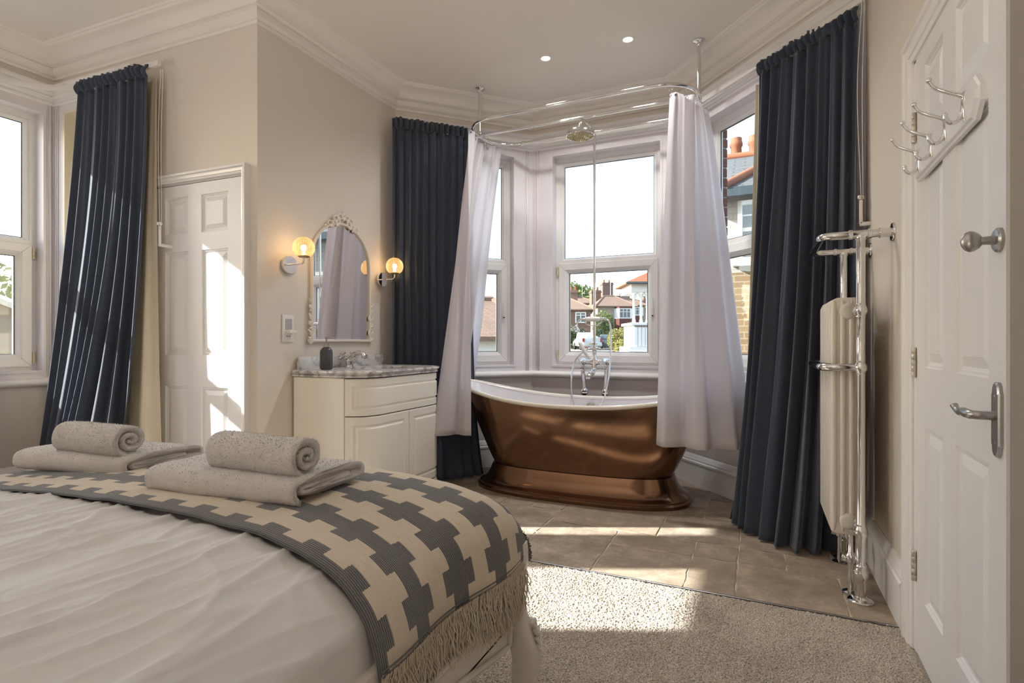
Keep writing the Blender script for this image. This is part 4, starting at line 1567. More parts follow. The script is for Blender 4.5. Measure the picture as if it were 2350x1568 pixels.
# countertop with oval cut-out
def cast(c, poly, n):
    out = []
    for k in range(n):
        a = 2*PI*k/n
        d = (math.cos(a), math.sin(a))
        best = None
        m = len(poly)
        for i in range(m):
            p, q = poly[i], poly[(i+1) % m]
            ex, ey = q[0]-p[0], q[1]-p[1]
            den = d[0]*ey - d[1]*ex
            if abs(den) < 1e-12: continue
            t_ = ((p[0]-c[0])*ey - (p[1]-c[1])*ex) / den
            u = ((p[0]-c[0])*d[1] - (p[1]-c[1])*d[0]) / den
            if t_ > 0 and -1e-6 <= u <= 1+1e-6 and (best is None or t_ < best): best = t_
        out.append((c[0] + d[0]*best, c[1] + d[1]*best))
    return out
KC = (-2.285, 2.90)
ct = thing('countertop', (-2.32, 2.9, .828), 'grey veined marble washstand top with upstand', 'countertop')
NK = 144
def el(a, b, z): return [(KC[0] + a*math.cos(2*PI*k/NK), KC[1] + b*math.sin(2*PI*k/NK), z) for k in range(NK)]
bm = bmesh.new()
rings = [el(.155, .215, .830)]
for o, z in ((.010, .8275), (.018, .828), (.026, .832), (.027, .838), (.020, .842), (.022, .846), (.034, .852), (.038, .858), (.036, .864), (.028, .868)):
    rings.append([(p[0], p[1], z) for p in cast(KC, vout(o), NK)])
rings += [el(.162, .222, .868), el(.156, .216, .865), el(.153, .213, .858), el(.155, .215, .830)]
loft(bm, rings)
part('slab', bm, MARBLE, ct, smooth=30)
bm = bmesh.new()
box(bm, (XW + .001, YL + .015, .866), (XW + .022, YR - .02, .945), .003, 2)
part('upstand', bm, MARBLE, ct, smooth=40)
bm = bmesh.new()
rings = [el(.165, .225, .8295), el(.157, .217, .829), el(.154, .213, .80), el(.138, .196, .755), el(.10, .15, .715), el(.04, .06, .700)]
loft(bm, rings, cap1=True)
part('basin', bm, BASIN, ct, smooth=60)
bm = bmesh.new()
lathe(bm, [(.022, 0), (.022, .003), (.014, .005), (0, .005)], (KC[0], KC[1], .7005), seg=20)
part('waste', bm, CHROME, ct, smooth=40)

# basin mixer
bx, by, bz = -2.500, 2.865, .867
bt = thing('basin_mixer', (bx, by, bz), 'chrome monobloc basin mixer with crosshead taps on the marble top', 'basin tap')
bm = bmesh.new()
lathe(bm, [(.027, 0), (.027, .005), (.022, .010), (.021, .02), (.026, .035), (.028, .048), (.024, .060)], (bx, by, bz), seg=22)
tube(bm, crom([(bx - .01, by, bz + .035), (bx + .015, by, bz + .062), (bx + .045, by, bz + .085), (bx + .08, by, bz + .098), (bx + .112, by, bz + .094), (bx + .128, by, bz + .074)], 5), [.022]*6 + [.020]*5 + [.017]*6 + [.0145]*6 + [.0145]*3, 16)
lathe(bm, [(.014, 0), (.0155, .004), (.0155, .012), (.012, .014)], (bx + .129, by, bz + .062), seg=16)
part('body', bm, CHROME, bt, smooth=45)
for sy in (-1, 1):
    bm = bmesh.new()
    d = Vector((-.1, sy*.8, .55)).normalized()
    c_ = Vector((bx - .004, by, bz + .045))
    lathe(bm, [(.014, .015), (.016, .03), (.014, .038), (.009, .045), (.008, .058)], c_, d, 16)
    e1 = d.orthogonal().normalized(); e2 = d.cross(e1)
    for q in range(4):
        dd = e1*math.cos(q*PI/2 + .3) + e2*math.sin(q*PI/2 + .3)
        lathe(bm, [(.0045, .004), (.005, .016), (.0075, .021), (.007, .027), (0, .029)], c_ + d*.064, dd, 10)
    lathe(bm, [(.010, .055), (.011, .060), (.010, .070), (0, .073)], c_, d, 14)
    part('crosshead', bm, CHROME, bt, smooth=45)

# soap dispenser
sp = thing('soap_dispenser', (-2.40, 2.545, .868), 'smoked ribbed glass soap dispenser with a steel pump', 'soap dispenser')
sxy = (-2.398, 2.545)
bm = bmesh.new()
rings = []
for r, h in ((.030, 0), (.0355, .004), (.0365, .012), (.0365, .105), (.034, .118), (.027, .130), (.018, .137), (.0145, .139)):
    rings.append([(sxy[0] + (r*(1 + (.028 if .004 < h < .12 else 0)*math.cos(24*2*PI*k/144)))*math.cos(2*PI*k/144), sxy[1] + (r*(1 + (.028 if .004 < h < .12 else 0)*math.cos(24*2*PI*k/144)))*math.sin(2*PI*k/144), .8685 + h) for k in range(144)])
loft(bm, rings, cap0=True, cap1=True)
part('bottle', bm, BLACKGLASS, sp, smooth=40)
bm = bmesh.new()
lathe(bm, [(.0165, 0), (.0165, .020), (.014, .022), (.005, .024), (.005, .050), (.008, .052), (.008, .060), (0, .061)], (sxy[0], sxy[1], 1.0065), seg=20)
tube(bm, crom([(sxy[0], sxy[1], 1.060), (sxy[0] + .02, sxy[1] + .012, 1.063), (sxy[0] + .040, sxy[1] + .024, 1.060), (sxy[0] + .046, sxy[1] + .028, 1.054)], 4), [.0055]*5 + [.0045]*8, 10)
part('pump', bm, NICKEL, sp, smooth=45)

# ------------------------------------------------------------------ mirror
def wx(y): return C0[0] + (M1[0]-C0[0])*(y - C0[1])/(M1[1]-C0[1])    # mirror wall plane
mir = thing('wall_mirror', (wx(2.88) + .01, 2.875, 1.035), 'arched wall mirror in a slim white frame with carved crest', 'mirror')
YA, YB, ZB, ZS = 2.600, 3.160, 1.040, 1.560
YM, RM = (YA+YB)/2, (YB-YA)/2
def arched(ins, x, n=28):
    pts = [(x + wx(YA), YA + ins, ZB + ins), (x + wx(YB), YB - ins, ZB + ins)]
    for i in range(n+1):
        a = PI*i/n
        y = YM + (RM-ins)*math.cos(a)
        pts.append((x + wx(y), y, ZS + (RM-ins)*math.sin(a)))
    return pts
bm = bmesh.new()
loft(bm, [arched(0, .001), arched(-.004, .006), arched(-.004, .020), arched(.002, .026), arched(.010, .024), arched(.014, .016), arched(.016, .010), arched(.016, .001)])
part('frame', bm, ORNAMENT, mir, smooth=40)
bm = bmesh.new()
loft(bm, [arched(.014, .004), arched(.014, .011)], cap0=True, cap1=True)
part('glass', bm, MIRROR, mir)
def scroll(bm, c, r, turns, a0, hand=1, th=.008, x=.022):
    pts = []
    n = 26
    for i in range(n+1):
        t_ = i/n
        a = a0 + hand*2*PI*turns*t_
        rr = r*(1 - .82*t_)
        y, z = c[0] + rr*math.cos(a), c[1] + rr*math.sin(a)
        pts.append((wx(y) + x + .004*t_, y, z))
    tube(bm, pts, [th*(1-.45*i/n) for i in range(n+1)], 8)
bm = bmesh.new()
zc = ZS + RM
for hnd in (1, -1):
    s_ = hnd
    scroll(bm, (YM + s_*.070, zc + .014), .040, 1.3, -PI/2, -s_, .0085)
    scroll(bm, (YM + s_*.030, zc + .036), .030, 1.2, -PI/2, s_, .0075)
    scroll(bm, (YM + s_*.128, zc - .022), .026, 1.2, -PI/2 - s_*.5, -s_, .0065)
    scroll(bm, (YM + s_*.165, zc - .048), .016, 1.0, -PI/2 - s_*.5, -s_, .005)
    for q in range(3):
        y = YM + s_*(.035 + .028*q)
        tube(bm, crom([(wx(y) + .020, y, zc - .012 - .02*q*q*.4), (wx(y) + .028, y + s_*.008, zc + .02 - .012*q), (wx(y) + .022, y + s_*.020, zc + .045 - .022*q)], 4), [.007, .0075, .007, .006, .006, .005, .004, .003, .002], 8)
for dy, dz_, r_ in ((0, .060, .011), (.012, .046, .010), (-.012, .046, .010), (0, .030, .013), (0, .078, .006)):
    sphere(bm, (wx(YM) + .026, YM + dy, zc + dz_), r_, 10, 8, (.7, 1, 1.1))
part('crest', bm, ORNAMENT, mir, smooth=60)
for s_, ye in ((-1, YA), (1, YB)):
    bm = bmesh.new()
    for q, (zz, r_) in enumerate(((1.052, .024), (1.098, .030), (1.150, .026), (1.200, .030), (1.255, .020), (1.295, .013))):
        scroll(bm, (ye + s_*(.006 if q % 2 else .014), zz), r_, .9, PI/2 if q % 2 else -PI/2, s_ if q % 2 else -s_, .0075, .018)
        tube(bm, crom([(wx(ye) + .018, ye, zz - .012), (wx(ye) + .024, ye + s_*.018, zz + .004), (wx(ye) + .018, ye + s_*.034*(1-.1*q), zz + .020)], 4), [.007, .008, .008, .007, .007, .006, .005, .004, .002], 8)
    sphere(bm, (wx(ye) + .016, ye + s_*.012, ZB + .006), .016, 12, 8, (.8, 1, 1))
    part('side_scroll', bm, ORNAMENT, mir, smooth=60)

# ------------------------------------------------------------------ wall lights
BULB = emit('lit filament bulb', (1.0, .74, .42, 1), 22.0)
def sconce(y, z, label):
    x = wx(y)
    t = thing('wall_light', (x, y, z - .06), label, 'wall lamp', 'globe wall lights')
    bm = bmesh.new()
    lathe(bm, [(.0535, 0), (.0535, .020), (.0515, .0225), (0, .0225)], (x + .0005, y, z), (1, 0, 0), 40)
    part('backplate', bm, CHROME, t, smooth=40)
    gx = x + .128
    bm = bmesh.new()
    tube(bm, [(x + .022, y, z), (gx - .022, y, z)] + [(gx - .022 + .022*math.sin(a), y, z + .022 - .022*math.cos(a)) for a in [PI/2*i/8 for i in range(1, 9)]] + [(gx, y, z + .040)], .0052, 12)
    part('arm', bm, CHROME, t, smooth=60)
    bm = bmesh.new()
    lathe(bm, [(.006, 0), (.018, .003), (.030, .009), (.034, .016), (.031, .016), (.0, .010)], (gx, y, z + .031), seg=28)
    part('cup', bm, CHROME, t, smooth=40)
    gz = z + .095
    bm = bmesh.new()
    sphere(bm, (0, 0, 0), .0635, 48, 24)
    g = part('globe', bm, GLOBE, t, smooth=180)
    g.location = Vector((gx, y, gz)) - t.location
    for v in g.data.vertices:
        v.co += t.location
    bm = bmesh.new()
    lathe(bm, [(.008, 0), (.008, .020), (.010, .024), (.015, .034), (.016, .043), (.012, .054), (0, .058)], (gx, y, gz - .040), seg=16)
    part('bulb', bm, BULB, t, smooth=60)
    l = bpy.data.lights.new('wall_light_lamp', 'POINT')
    l.energy = 2.0
    l.color = (1.0, .72, .42)
    l.shadow_soft_size = .018
    lo = bpy.data.objects.new('wall_light_lamp', l)
    COL.objects.link(lo)
    lo.location = (gx, y, gz)
sconce(2.428, 1.503, 'lit ribbed globe wall light left of the mirror')
sconce(3.303, 1.503, 'lit ribbed globe wall light right of the mirror')

# shaver socket with a plugged-in night light
so = thing('shaver_socket', (wx(2.424), 2.424, 1.035), 'white shaver socket with a clear night light plugged in', 'socket')
bm = bmesh.new()
box(bm, (wx(2.42), 2.380, 1.037), (wx(2.42) + .010, 2.468, 1.202), .003, 2)
part('plate', bm, WHITE_PL, so, smooth=40)
bm = bmesh.new()
box(bm, (wx(2.42) + .009, 2.400, 1.112), (wx(2.42) + .012, 2.450, 1.176), .001, 1)
part('shade', bm, mat('grey lens', S(176, 172, 172), .25, bs=40, bstr=.02), so)
bm = bmesh.new()
box(bm, (wx(2.42) + .010, 2.402, 1.090), (wx(2.42) + .045, 2.458, 1.110), .003, 2)
part('plug', bm, WHITE_PL, so, smooth=40)
bm = bmesh.new()
for dy in (-.010, .006):
    lathe(bm, [(.0035, 0), (.003, .0012), (0, .0012)], (wx(2.42) + .0102, 2.424 + dy, 1.072), (1, 0, 0), 10)
part('outlet', bm, DARK, so)
# chrome socket beside the left door
so = thing('wall_switch', (DW(.93)[0], DW(.93)[1], 1.29), 'nickel switch plate between the left curtain and the door', 'switch')
bm = bmesh.new()
Mq = wall_frame(DW(.905), DW(.985))
box(bm, (0, -.008, 1.255), (.086, 0, 1.345), .003, 2, M=Mq)
part('plate', bm, NICKEL, so, smooth=40)
bm = bmesh.new()
box(bm, (.025, -.012, 1.280), (.050, -.006, 1.320), .003, 2, M=Mq)
part('dial', bm, CHROME, so, smooth=40)

# ------------------------------------------------------------------ downlights
LAMP = emit('lit downlight', (1.0, .88, .68, 1), 4.5)
def downlight(x, y, label, e):
    t = thing('downlight', (x, y, HC - .004), label, 'ceiling light', 'recessed ceiling lights')
    bm = bmesh.new()
    lathe(bm, [(.046, .004), (.046, .001), (.042, -.001), (.034, .0), (.030, .0035)], (x, y, HC - .0045), seg=36, cap=False)
    part('bezel', bm, WHITE_PL, t, smooth=60)
    bm = bmesh.new()
    lathe(bm, [(.031, .003), (.0, .0025)], (x, y, HC - .0045), seg=28, cap=False)
    part('lens', bm, LAMP, t)
    l = bpy.data.lights.new('downlight_lamp', 'SPOT')
    l.energy = e
    l.color = (1.0, .98, .95)
    l.spot_size = math.radians(150)
    l.spot_blend = 1.0
    l.shadow_soft_size = .08
    lo = bpy.data.objects.new('downlight_lamp', l)
    COL.objects.link(lo)
    lo.location = (x, y, HC - .012)
DLE = 50.0
FILL_E = 70.0
downlight(-1.352, 3.55, 'lit recessed ceiling light nearer the middle of the bath', DLE)
downlight(-.777, 3.55, 'lit recessed ceiling light nearer the right end of the bath', DLE)
# unseen fill lamps on tables, added behind the camera to brighten the room
SHADE = m_fabric('ivory lamp shade', S(240, 234, 224), dark=.95, transl=.55, sheen=0)
def add_fill_lamp(x, y, side, e):
    t = thing('fill_lamp_table', (x, y, 0), 'unseen white table added to carry the %s fill lamp' % side, 'table', 'fill lamp tables')
    bm = bmesh.new(); box(bm, (x-.20, y-.18, .50), (x+.20, y+.18, .53), .006, 2)
    part('top', bm, BEDPAINT, t)
    bm = bmesh.new(); box(bm, (x-.18, y-.16, .34), (x+.18, y+.16, .50), .004, 2)
    part('drawer', bm, BEDPAINT, t)
    for sx in (-1, 1):
        for sy in (-1, 1):
            bm = bmesh.new()
            tube(bm, [(x+sx*.165, y+sy*.145, .34), (x+sx*.17, y+sy*.15, .0)], [.018, .012], 10)
            part('leg', bm, BEDPAINT, t, smooth=50)
    t = thing('fill_lamp', (x, y, .53), 'unseen %s fill lamp added behind the camera to brighten the room' % side, 'table lamp', 'added fill lamps')
    bm = bmesh.new()
    lathe(bm, [(.07, 0), (.07, .012), (.03, .02), (.05, .07), (.06, .12), (.04, .18), (.012, .21), (.012, .26)], (x, y, .53), seg=24)
    part('base', bm, BASIN, t, smooth=50)
    bm = bmesh.new()
    lathe(bm, [(.15, .22), (.115, .40)], (x, y, .53), seg=32, cap=False)
    o = part('shade', bm, SHADE, t, smooth=60); solidify(o, .002)
    l = bpy.data.lights.new('fill_lamp_bulb', 'POINT')
    l.energy = e; l.color = (1.0, .985, .96); l.shadow_soft_size = .05
    lo = bpy.data.objects.new('fill_lamp_bulb', l); COL.objects.link(lo)
    lo.location = (x, y, .875)
add_fill_lamp(-2.80, -.85, 'left', FILL_E*.52)
add_fill_lamp(-.18, -.95, 'right', FILL_E)

# ------------------------------------------------------------------ towel radiator
RADP = mat('ivory radiator enamel', S(222, 214, 202), .28, var=.01)
XP, YN, YF = .374, 2.556, 3.030
rad = thing('towel_radiator', (XP, (YN+YF)/2, 0), 'chrome and ivory column towel radiator on the right wall', 'radiator')
def ball(bm, z, r=.024):
    return [(.0165, z-.030), (.019, z-.026), (.0165, z-.022), (.020, z-.014), (r, z-.004), (r, z+.004), (.020, z+.014), (.0165, z+.022), (.019, z+.026), (.0165, z+.030)]
for y in (YN, YF):
    bm = bmesh.new()
    pr = [(.046, 0), (.046, .004), (.040, .009), (.024, .012), (.022, .020), (.019, .022), (.019, .085), (.023, .092), (.027, .105), (.026, .120), (.020, .135), (.022, .142), (.019, .148), (.019, .255), (.022, .262), (.026, .275), (.024, .290), (.018, .302), (.020, .308), (.0165, .314)]
    pr += ball(bm, .935) + ball(bm, 1.165) + [(.0165, 1.445), (.020, 1.450), (.020, 1.462), (.0165, 1.470)]
    lathe(bm, pr, (XP, y, 0), seg=24)
    part('post', bm, CHROME, rad, smooth=40)
XQ = .238
bm = bmesh.new()
cr_ = .05
zt_ = 1.470
def urail(zz, xend):
    pts = [(xend, YN, zz), (XQ + cr_, YN, zz)]
    pts += [(XQ + cr_ - cr_*math.sin(a), YN + cr_ - cr_*math.cos(a), zz) for a in [PI/2*i/8 for i in range(1, 9)]]
    pts += [(XQ, YF - cr_, zz)]
    pts += [(XQ + cr_ - cr_*math.cos(a), YF - cr_ + cr_*math.sin(a), zz) for a in [PI/2*i/8 for i in range(1, 9)]]
    pts += [(xend, YF, zz)]
    return pts
tube(bm, urail(zt_, .478), .0165, 16)
part('top_rail', bm, CHROME, rad, smooth=60)
bm = bmesh.new()
tube(bm, urail(.935, XP), .0165, 16)
part('lower_rail', bm, CHROME, rad, smooth=60)
for y in (YN, YF):
    bm = bmesh.new()
    lathe(bm, [(.0165, -.05), (.020, -.046), (.020, -.034), (.018, -.03), (.018, -.010), (.034, -.008), (.037, -.004), (.037, 0)], (.4845, y, zt_), (1, 0, 0), 24)
    part('wall_flange', bm, CHROME, rad, smooth=40)
    for xx in (XP - .035, XP + .030):
        bm = bmesh.new()
        lathe(bm, [(.0165, -.008), (.0205, -.006), (.0205, .006), (.0165, .008)], (xx, y, zt_), (1, 0, 0), 20)
        part('collar', bm, CHROME, rad, smooth=40)
    for zz in (1.165, .300):
        bm = bmesh.new()
        d = 1 if y < 2.8 else -1
        lathe(bm, [(.012, 0), (.012, .02), (.021, .022), (.021, .040), (.014, .042), (.014, .075)], (XP - .002, y + d*.012, zz), (0, d, 0), 8)
        part('union', bm, CHROME, rad, smooth=30)
# radiator sections
NS = 7
for k in range(NS):
    y = 2.632 + k*(.322/(NS-1))
    bm = bmesh.new()
    pl = [(.292, .240), (.384, .240), (.396, .248), (.400, .262), (.400, 1.190), (.394, 1.212), (.380, 1.222), (.300, 1.222), (.280, 1.212), (.270, 1.190), (.270, .272), (.278, .250)]
    rings = []
    for ins, yy in ((.008, -.021), (.002, -.018), (0, -.012), (0, .012), (.002, .018), (.008, .021)):
        cx, cz = .336, .727
        rings.append([(x + (ins if x < cx else -ins), y + yy, z + (ins if z < cz else -ins)) for x, z in pl])
    loft(bm, rings, cap0=True, cap1=True)
    sec = part('section', bm, RADP, rad, smooth=35)
    for sy in (-1, 1):
        bm = bmesh.new()
        for xx in (.287, .319, .351, .383):
            pts = [(xx, y + sy*.017, .255), (xx, y + sy*.0205, .30), (xx, y + sy*.0205, 1.16), (xx, y + sy*.017, 1.21)]
            tube(bm, pts, [.006, .0125, .0125, .006], 10)
        if k in (0, NS-1):
            for zz in (1.165, .300):
                lathe(bm, [(.034, 0), (.034, .010), (.028, .016), (.02, .018)], (XP - .035, y + sy*.02, zz), (0, sy, 0), 20)
        part('column', bm, RADP, sec, smooth=60)
# valves and pipes at the foot
for y, dy in ((YN + .075, 0), (YF - .060, 0)):
    bm = bmesh.new()
    lathe(bm, [(.030, 0), (.030, .003), (.018, .010), (.010, .012), (.010, .12), (.018, .125), (.020, .150), (.014, .165), (.010, .17), (.010, .27)], (XP - .025, y, 0), seg=20)
    lathe(bm, [(.012, 0), (.014, .010), (.018, .020), (.016, .034), (0, .036)], (XP - .025, y, .140), (-1, 0, .1), 14)
    part('valve', bm, CHROME, rad, smooth=40)
bm = bmesh.new()
lathe(bm, [(.012, 0), (.022, .004), (.024, .014), (.020, .022), (0, .024)], (XP + .012, YN + .26, .135), (-1, 0, .2), 16)
tube(bm, [(XP + .03, YN + .26, .0), (XP + .03, YN + .26, .14), (XP + .012, YN + .26, .142)], .008, 10)
part('wooden_valve_wheel', bm, mat('reddish wooden wheel', S(96, 54, 44), .4, bs=60, bstr=.1), rad, smooth=50)
# ------------------------------------------------------------------ bed
PROF_N = [(-.573, .367), (-.577, .473), (-.590, .533), (-.618, .586), (-.685, .633), (-.819, .671), (-1.001, .685), (-1.411, .681), (-1.779, .658), (-2.002, .641), (-2.148, .608), (-2.211, .553), (-2.248, .476), (-2.257, .367)]  # bed, sheet, throw and towel coordinates scaled about the camera position
PROF_F = [(-.546, .367), (-.546, .473), (-.550, .5395), (-.566, .603), (-.628, .645), (-.819, .676), (-1.001, .683), (-1.411, .676), (-1.779, .653), (-2.002, .640), (-2.166, .617), (-2.239, .562), (-2.266, .476), (-2.275, .367)]
NPF = 400
def prof_pts(P, zhem):
    pts = [Vector((x, z, 0)) for x, z in P]
    pts[0].y = zhem; pts[-1].y = zhem
    return resample(crom(pts, 14), NPF + 1)
def bed_surface(zhem):
    A = prof_pts(PROF_N, zhem); B = prof_pts(PROF_F, zhem)
    LA_ = sum((A[i+1]-A[i]).length for i in range(NPF))
    def f(a, y):
        i = a * NPF
        i0 = min(NPF-1, int(i)); t_ = i - i0
        k = min(1, max(0, (y - .865) / .38)); k = k*k*(3-2*k)
        p = A[i0].lerp(A[i0+1], t_).lerp(B[i0].lerp(B[i0+1], t_), k)
        x, z = p.x, p.y
        if y > 1.174:
            q = min(1, (y - 1.174) / .1365)
            wt = min(1, max(0, (z - .485) / .127))
            z -= wt * .114 * (1 - math.sqrt(max(0, 1 - q*q)))
        return x, z
    return f, LA_
bed = thing('bed', (-1.41, .1, 0), 'white painted French-style bed frame with cabriole legs', 'bed')
def rail_profile(x0, x1, name):
    bm = bmesh.new()
    sx = 1 if x1 > x0 else -1
    box(bm, (x0, -.98, .31), (x1, 1.25, .49))
    # serpentine lower edge
    ys = [1.25 - (1.25 + .98)*i/60 for i in range(61)]
    def low(y):
        d = 1.25 - y
        return .262 + .050 * (1 - math.exp(-(d/.22)**2)) + .012*math.sin(d*3)
    rings = []
    for y in ys:
        zl = low(y)
        rings.append([(x0, y, .315), (x1, y, .315), (x1, y, zl), (x0, y, zl)])
    loft(bm, rings, cap0=True, cap1=True)
    r = part(name, bm, BEDPAINT, bed)
    bm = bmesh.new()
    xe = x1 + sx*.004
    top_ = [(xe, y, .383) for y in ys]
    lowp = [(xe, y, low(y) + .010) for y in reversed(ys)]
    tube(bm, top_ + lowp, .0075, 8, closed=True)
    part('moulding', bm, BEDPAINT, r, smooth=60)
rail_profile(-.603, -.577, 'side_rail')
rail_profile(-2.219, -2.245, 'side_rail')
# foot board
bm = bmesh.new()
xs = [-2.20 + (2.20 - .60)*i/90 for i in range(91)]
def crest(x):
    d = abs(x + 1.42)
    return .565 + .102 * (1 if d < .10 else math.exp(-((d-.10)/.09)**2)) - .10 * min(1, max(0, (d - .30)/.35))
rings = [[(x, 1.322, .28), (x, 1.350, .28), (x, 1.352, crest(x) - .012), (x, 1.347, crest(x)), (x, 1.325, crest(x)), (x, 1.320, crest(x) - .012)] for x in xs]
loft(bm, rings, cap0=True, cap1=True)
fb = part('footboard', bm, BEDPAINT, bed, smooth=40)
bm = bmesh.new()
for k in range(9):
    x = -1.42 + (k - 4)*.027
    sphere(bm, (x, 1.336, .669 + .010*math.cos((k-4)*.5)), .015, 12, 8, (1.1, .8, .8))
    tube(bm, crom([(x - .011, 1.326, .662), (x + .002, 1.320, .677), (x + .014, 1.326, .668)], 4), [.004, .006, .007, .007, .007, .006, .005, .004, .003], 8)
part('carved_rose', bm, mat('champagne silver leaf', (.62, .59, .53, 1), .32, .75, var=.12, vs=60), fb, smooth=60)
# cabriole legs
def cabriole(cx, cy, sx, sy):
    bm = bmesh.new()
    keys = [(.52, -.006, .027), (.475, -.004, .027), (.42, -.009, .026), (.366, -.011, .026), (.31, -.002, .031), (.265, .009, .036), (.225, .016, .037), (.17, .013, .031), (.11, .004, .024), (.05, .002, .020), (.018, .014, .025), (0, .016, .024)]
    K = crom([Vector((z, o, r)) for z, o, r in keys], 4)
    rings = []
    for q in K:
        z, o, r = q.x, q.y, q.z
        c_ = (cx + sx*o, cy + sy*o)
        rings.append([(c_[0] + sup(r, r, 3.4, 2*PI*j/24)[0], c_[1] + sup(r, r, 3.4, 2*PI*j/24)[1], max(0, z)) for j in range(24)])
    loft(bm, rings, cap0=True, cap1=True)
    l = part('leg', bm, BEDPAINT, bed, smooth=50)
    bm = bmesh.new()
    for k in range(6):
        z = .307 - .020*k
        o = .030 + .012*math.sin(k*.6)
        sphere(bm, (cx + sx*o*.95, cy + sy*o*.55, z), .016 - .001*k, 10, 8, (.9, .9, .85))
        tube(bm, crom([(cx + sx*(o + .006), cy + sy*(o*.1), z + .01), (cx + sx*(o + .010), cy + sy*(o*.4), z - .006), (cx + sx*(o + .004), cy + sy*(o*.8), z + .008)], 3), .0055, 8)
    part('acanthus', bm, BEDPAINT, l, smooth=60)
cabriole(-.566, 1.292, 1, 1)
cabriole(-2.255, 1.292, -1, 1)
cabriole(-.582, -.95, 1, -1)
cabriole(-2.239, -.95, -1, -1)
bm = bmesh.new()
box(bm, (-2.205, -.98, .40), (-.62, 1.27, .575), .05, 4)
part('mattress', bm, mat('white mattress ticking', S(225, 222, 216), .8, bs=60, bstr=.2), bed, smooth=50)
bm = bmesh.new()
box(bm, (-2.28, -1.05, .10), (-.55, -.99, 1.15), .02, 3)
part('headboard', bm, BEDPAINT, bed, smooth=50)

# bed sheet
fs, _ = bed_surface(.39)
bm = bmesh.new()
def sheet_pt(u, v):
    y = -.96 + (1.262 + .96)*v
    x, z = fs(u, y)
    wt = min(1, max(0, (z - .475)/.1))
    x -= .016*(1 if x > -1.41 else -1)*(1 - wt) + .004*(1 if x > -1.41 else -1)
    r1 = 1 - abs(nz(x*8.5 + .35*y, y*1.15 - .5*x, 3.1))*2.0
    r2 = 1 - abs(nz(x*15 - 1.5*y, y*2.4 + 1.2*x, 8.7))*2.0
    r3 = 1 - abs(nz(x*4 + 3.5*y, y*4 - 3.0*x, 5.5))*2.0
    r4 = 1 - abs(nz(x*26 - 4*y, y*3.2 + 5*x, 12.3))*2.0
    h = .0085*max(0, r1)**5 + .0055*max(0, r2)**5 + .0050*max(0, r3)**8 + .0028*max(0, r4)**4 + .006*nz(x*3, y*2, 1)
    z += (h*wt*(1 if y < .74 else .3) - (.012 if y < .74 else .022))
    x += .006*nz(y*7, z*5)*(1-wt)
    return (x, y, z)
sheet(bm, sheet_pt, 420, 360)
sh = part('bed_sheet', bm, SHEET, smooth=180)
tag(sh, 'plain ivory cotton sheet spread over the bed, lightly creased', 'bed sheet')
solidify(sh, .004, -1)

# throw
HEM = .480
ft, LTh = bed_surface(HEM)
throw = thing('throw_blanket', (-1.41, 1.0, .47), 'grey and cream plus-patterned woven throw with cream fringe across the bed', 'blanket')
TY0, TY1 = .728, 1.303
def throw_pt(u, v):
    y = TY0 + (TY1-TY0)*v
    x, z = ft(u, y)
    z += .004 + .005*nz(x*5, y*5, 2) + .003*nz(x*11, y*11, 6)
    d = min(1, v/.06)
    z += -.004*(1-d)
    ye = y + .010*nz(x*3.0, 4)*(1 if v < .2 else .3)
    if z < .60:
        x += .006*math.sin(y*17 + 1) * (x > -1 and 1 or -1) * min(1, (.60-z)/.09)
    return (x, ye, z)
bm = bmesh.new()
nu_, nv_ = 330, 90
sheet(bm, throw_pt, nu_, nv_)
uvl = bm.loops.layers.uv.new('UVMap')
bm.verts.index_update(); bm.verts.ensure_lookup_table()
for f in bm.faces:
    for lp_ in f.loops:
        i = lp_.vert.index
        lp_[uvl].uv = ((i % (nu_+1))/nu_*LTh, (i // (nu_+1))/nv_*(TY1-TY0))
tm = part('weave', bm, THROW, throw, smooth=180)
solidify(tm, .005, -1)
def fringe(name, x_of, ys, z0, length, m, seed, strands=5, spread=.007, r0=.0014):
    r = random.Random(seed)
    bm = bmesh.new()
    for y in ys:
        for s_ in range(strands):
            L = length*r.uniform(.72, 1.1)
            y0 = y + r.uniform(-spread, spread)*.6
            x0 = x_of(y)
            pts = []
            dy, dx = r.uniform(-.02, .02), r.uniform(-.004, .018)
            for q in range(6):
                t_ = q/5
                pts.append((x0 + dx*t_*t_ + .004*math.sin(q*2 + s_) , y0 + dy*t_**1.5 + .004*math.sin(q*1.7 + s_*2 + y*50), z0 - L*t_))
            tube(bm, pts, [r0*1.1, r0*1.2, r0*1.2, r0*1.1, r0, r0*.6], 4, cap=False)
    return part(name, bm, m, throw, smooth=180, kind='stuff')
ysf = [TY0 + .006 + .0075*i for i in range(int((TY1-TY0-.012)/.0075))]
hx = lambda y: throw_pt(0, (y-TY0)/(TY1-TY0))[0] + .002
fringe('fringe', hx, ysf, HEM + .004, .105, FRINGE, 5)
# the under layer shows below the far end of the hem
bm = bmesh.new()
def under(u, v):
    y = 1.083 + .214*u
    return (hx(y) - .008 - .004*math.sin(y*30), y, .512 - .089*v)
sheet(bm, under, 30, 6)
uvl = bm.loops.layers.uv.new('UVMap')
for f in bm.faces:
    for lp_ in f.loops:
        lp_[uvl].uv = (lp_.vert.co.z, lp_.vert.co.y - TY0)
o = part('under_layer', bm, THROW, throw, smooth=180); solidify(o, .004)
fringe('under_fringe', lambda y: hx(y) - .008, [1.085 + .0075*i for i in range(28)], .425, .078, FRINGE, 9)
bm = bmesh.new()
for zz in (HEM + .003, HEM + .012):
    tube(bm, [(hx(y) + .0015, y, zz) for y in [TY0 + (TY1-TY0)*i/60 for i in range(61)]], .0016, 6)
part('hem_cord', bm, mat('grey hem thread', S(96, 96, 98), .9, bs=200, bstr=.3), throw, smooth=60)
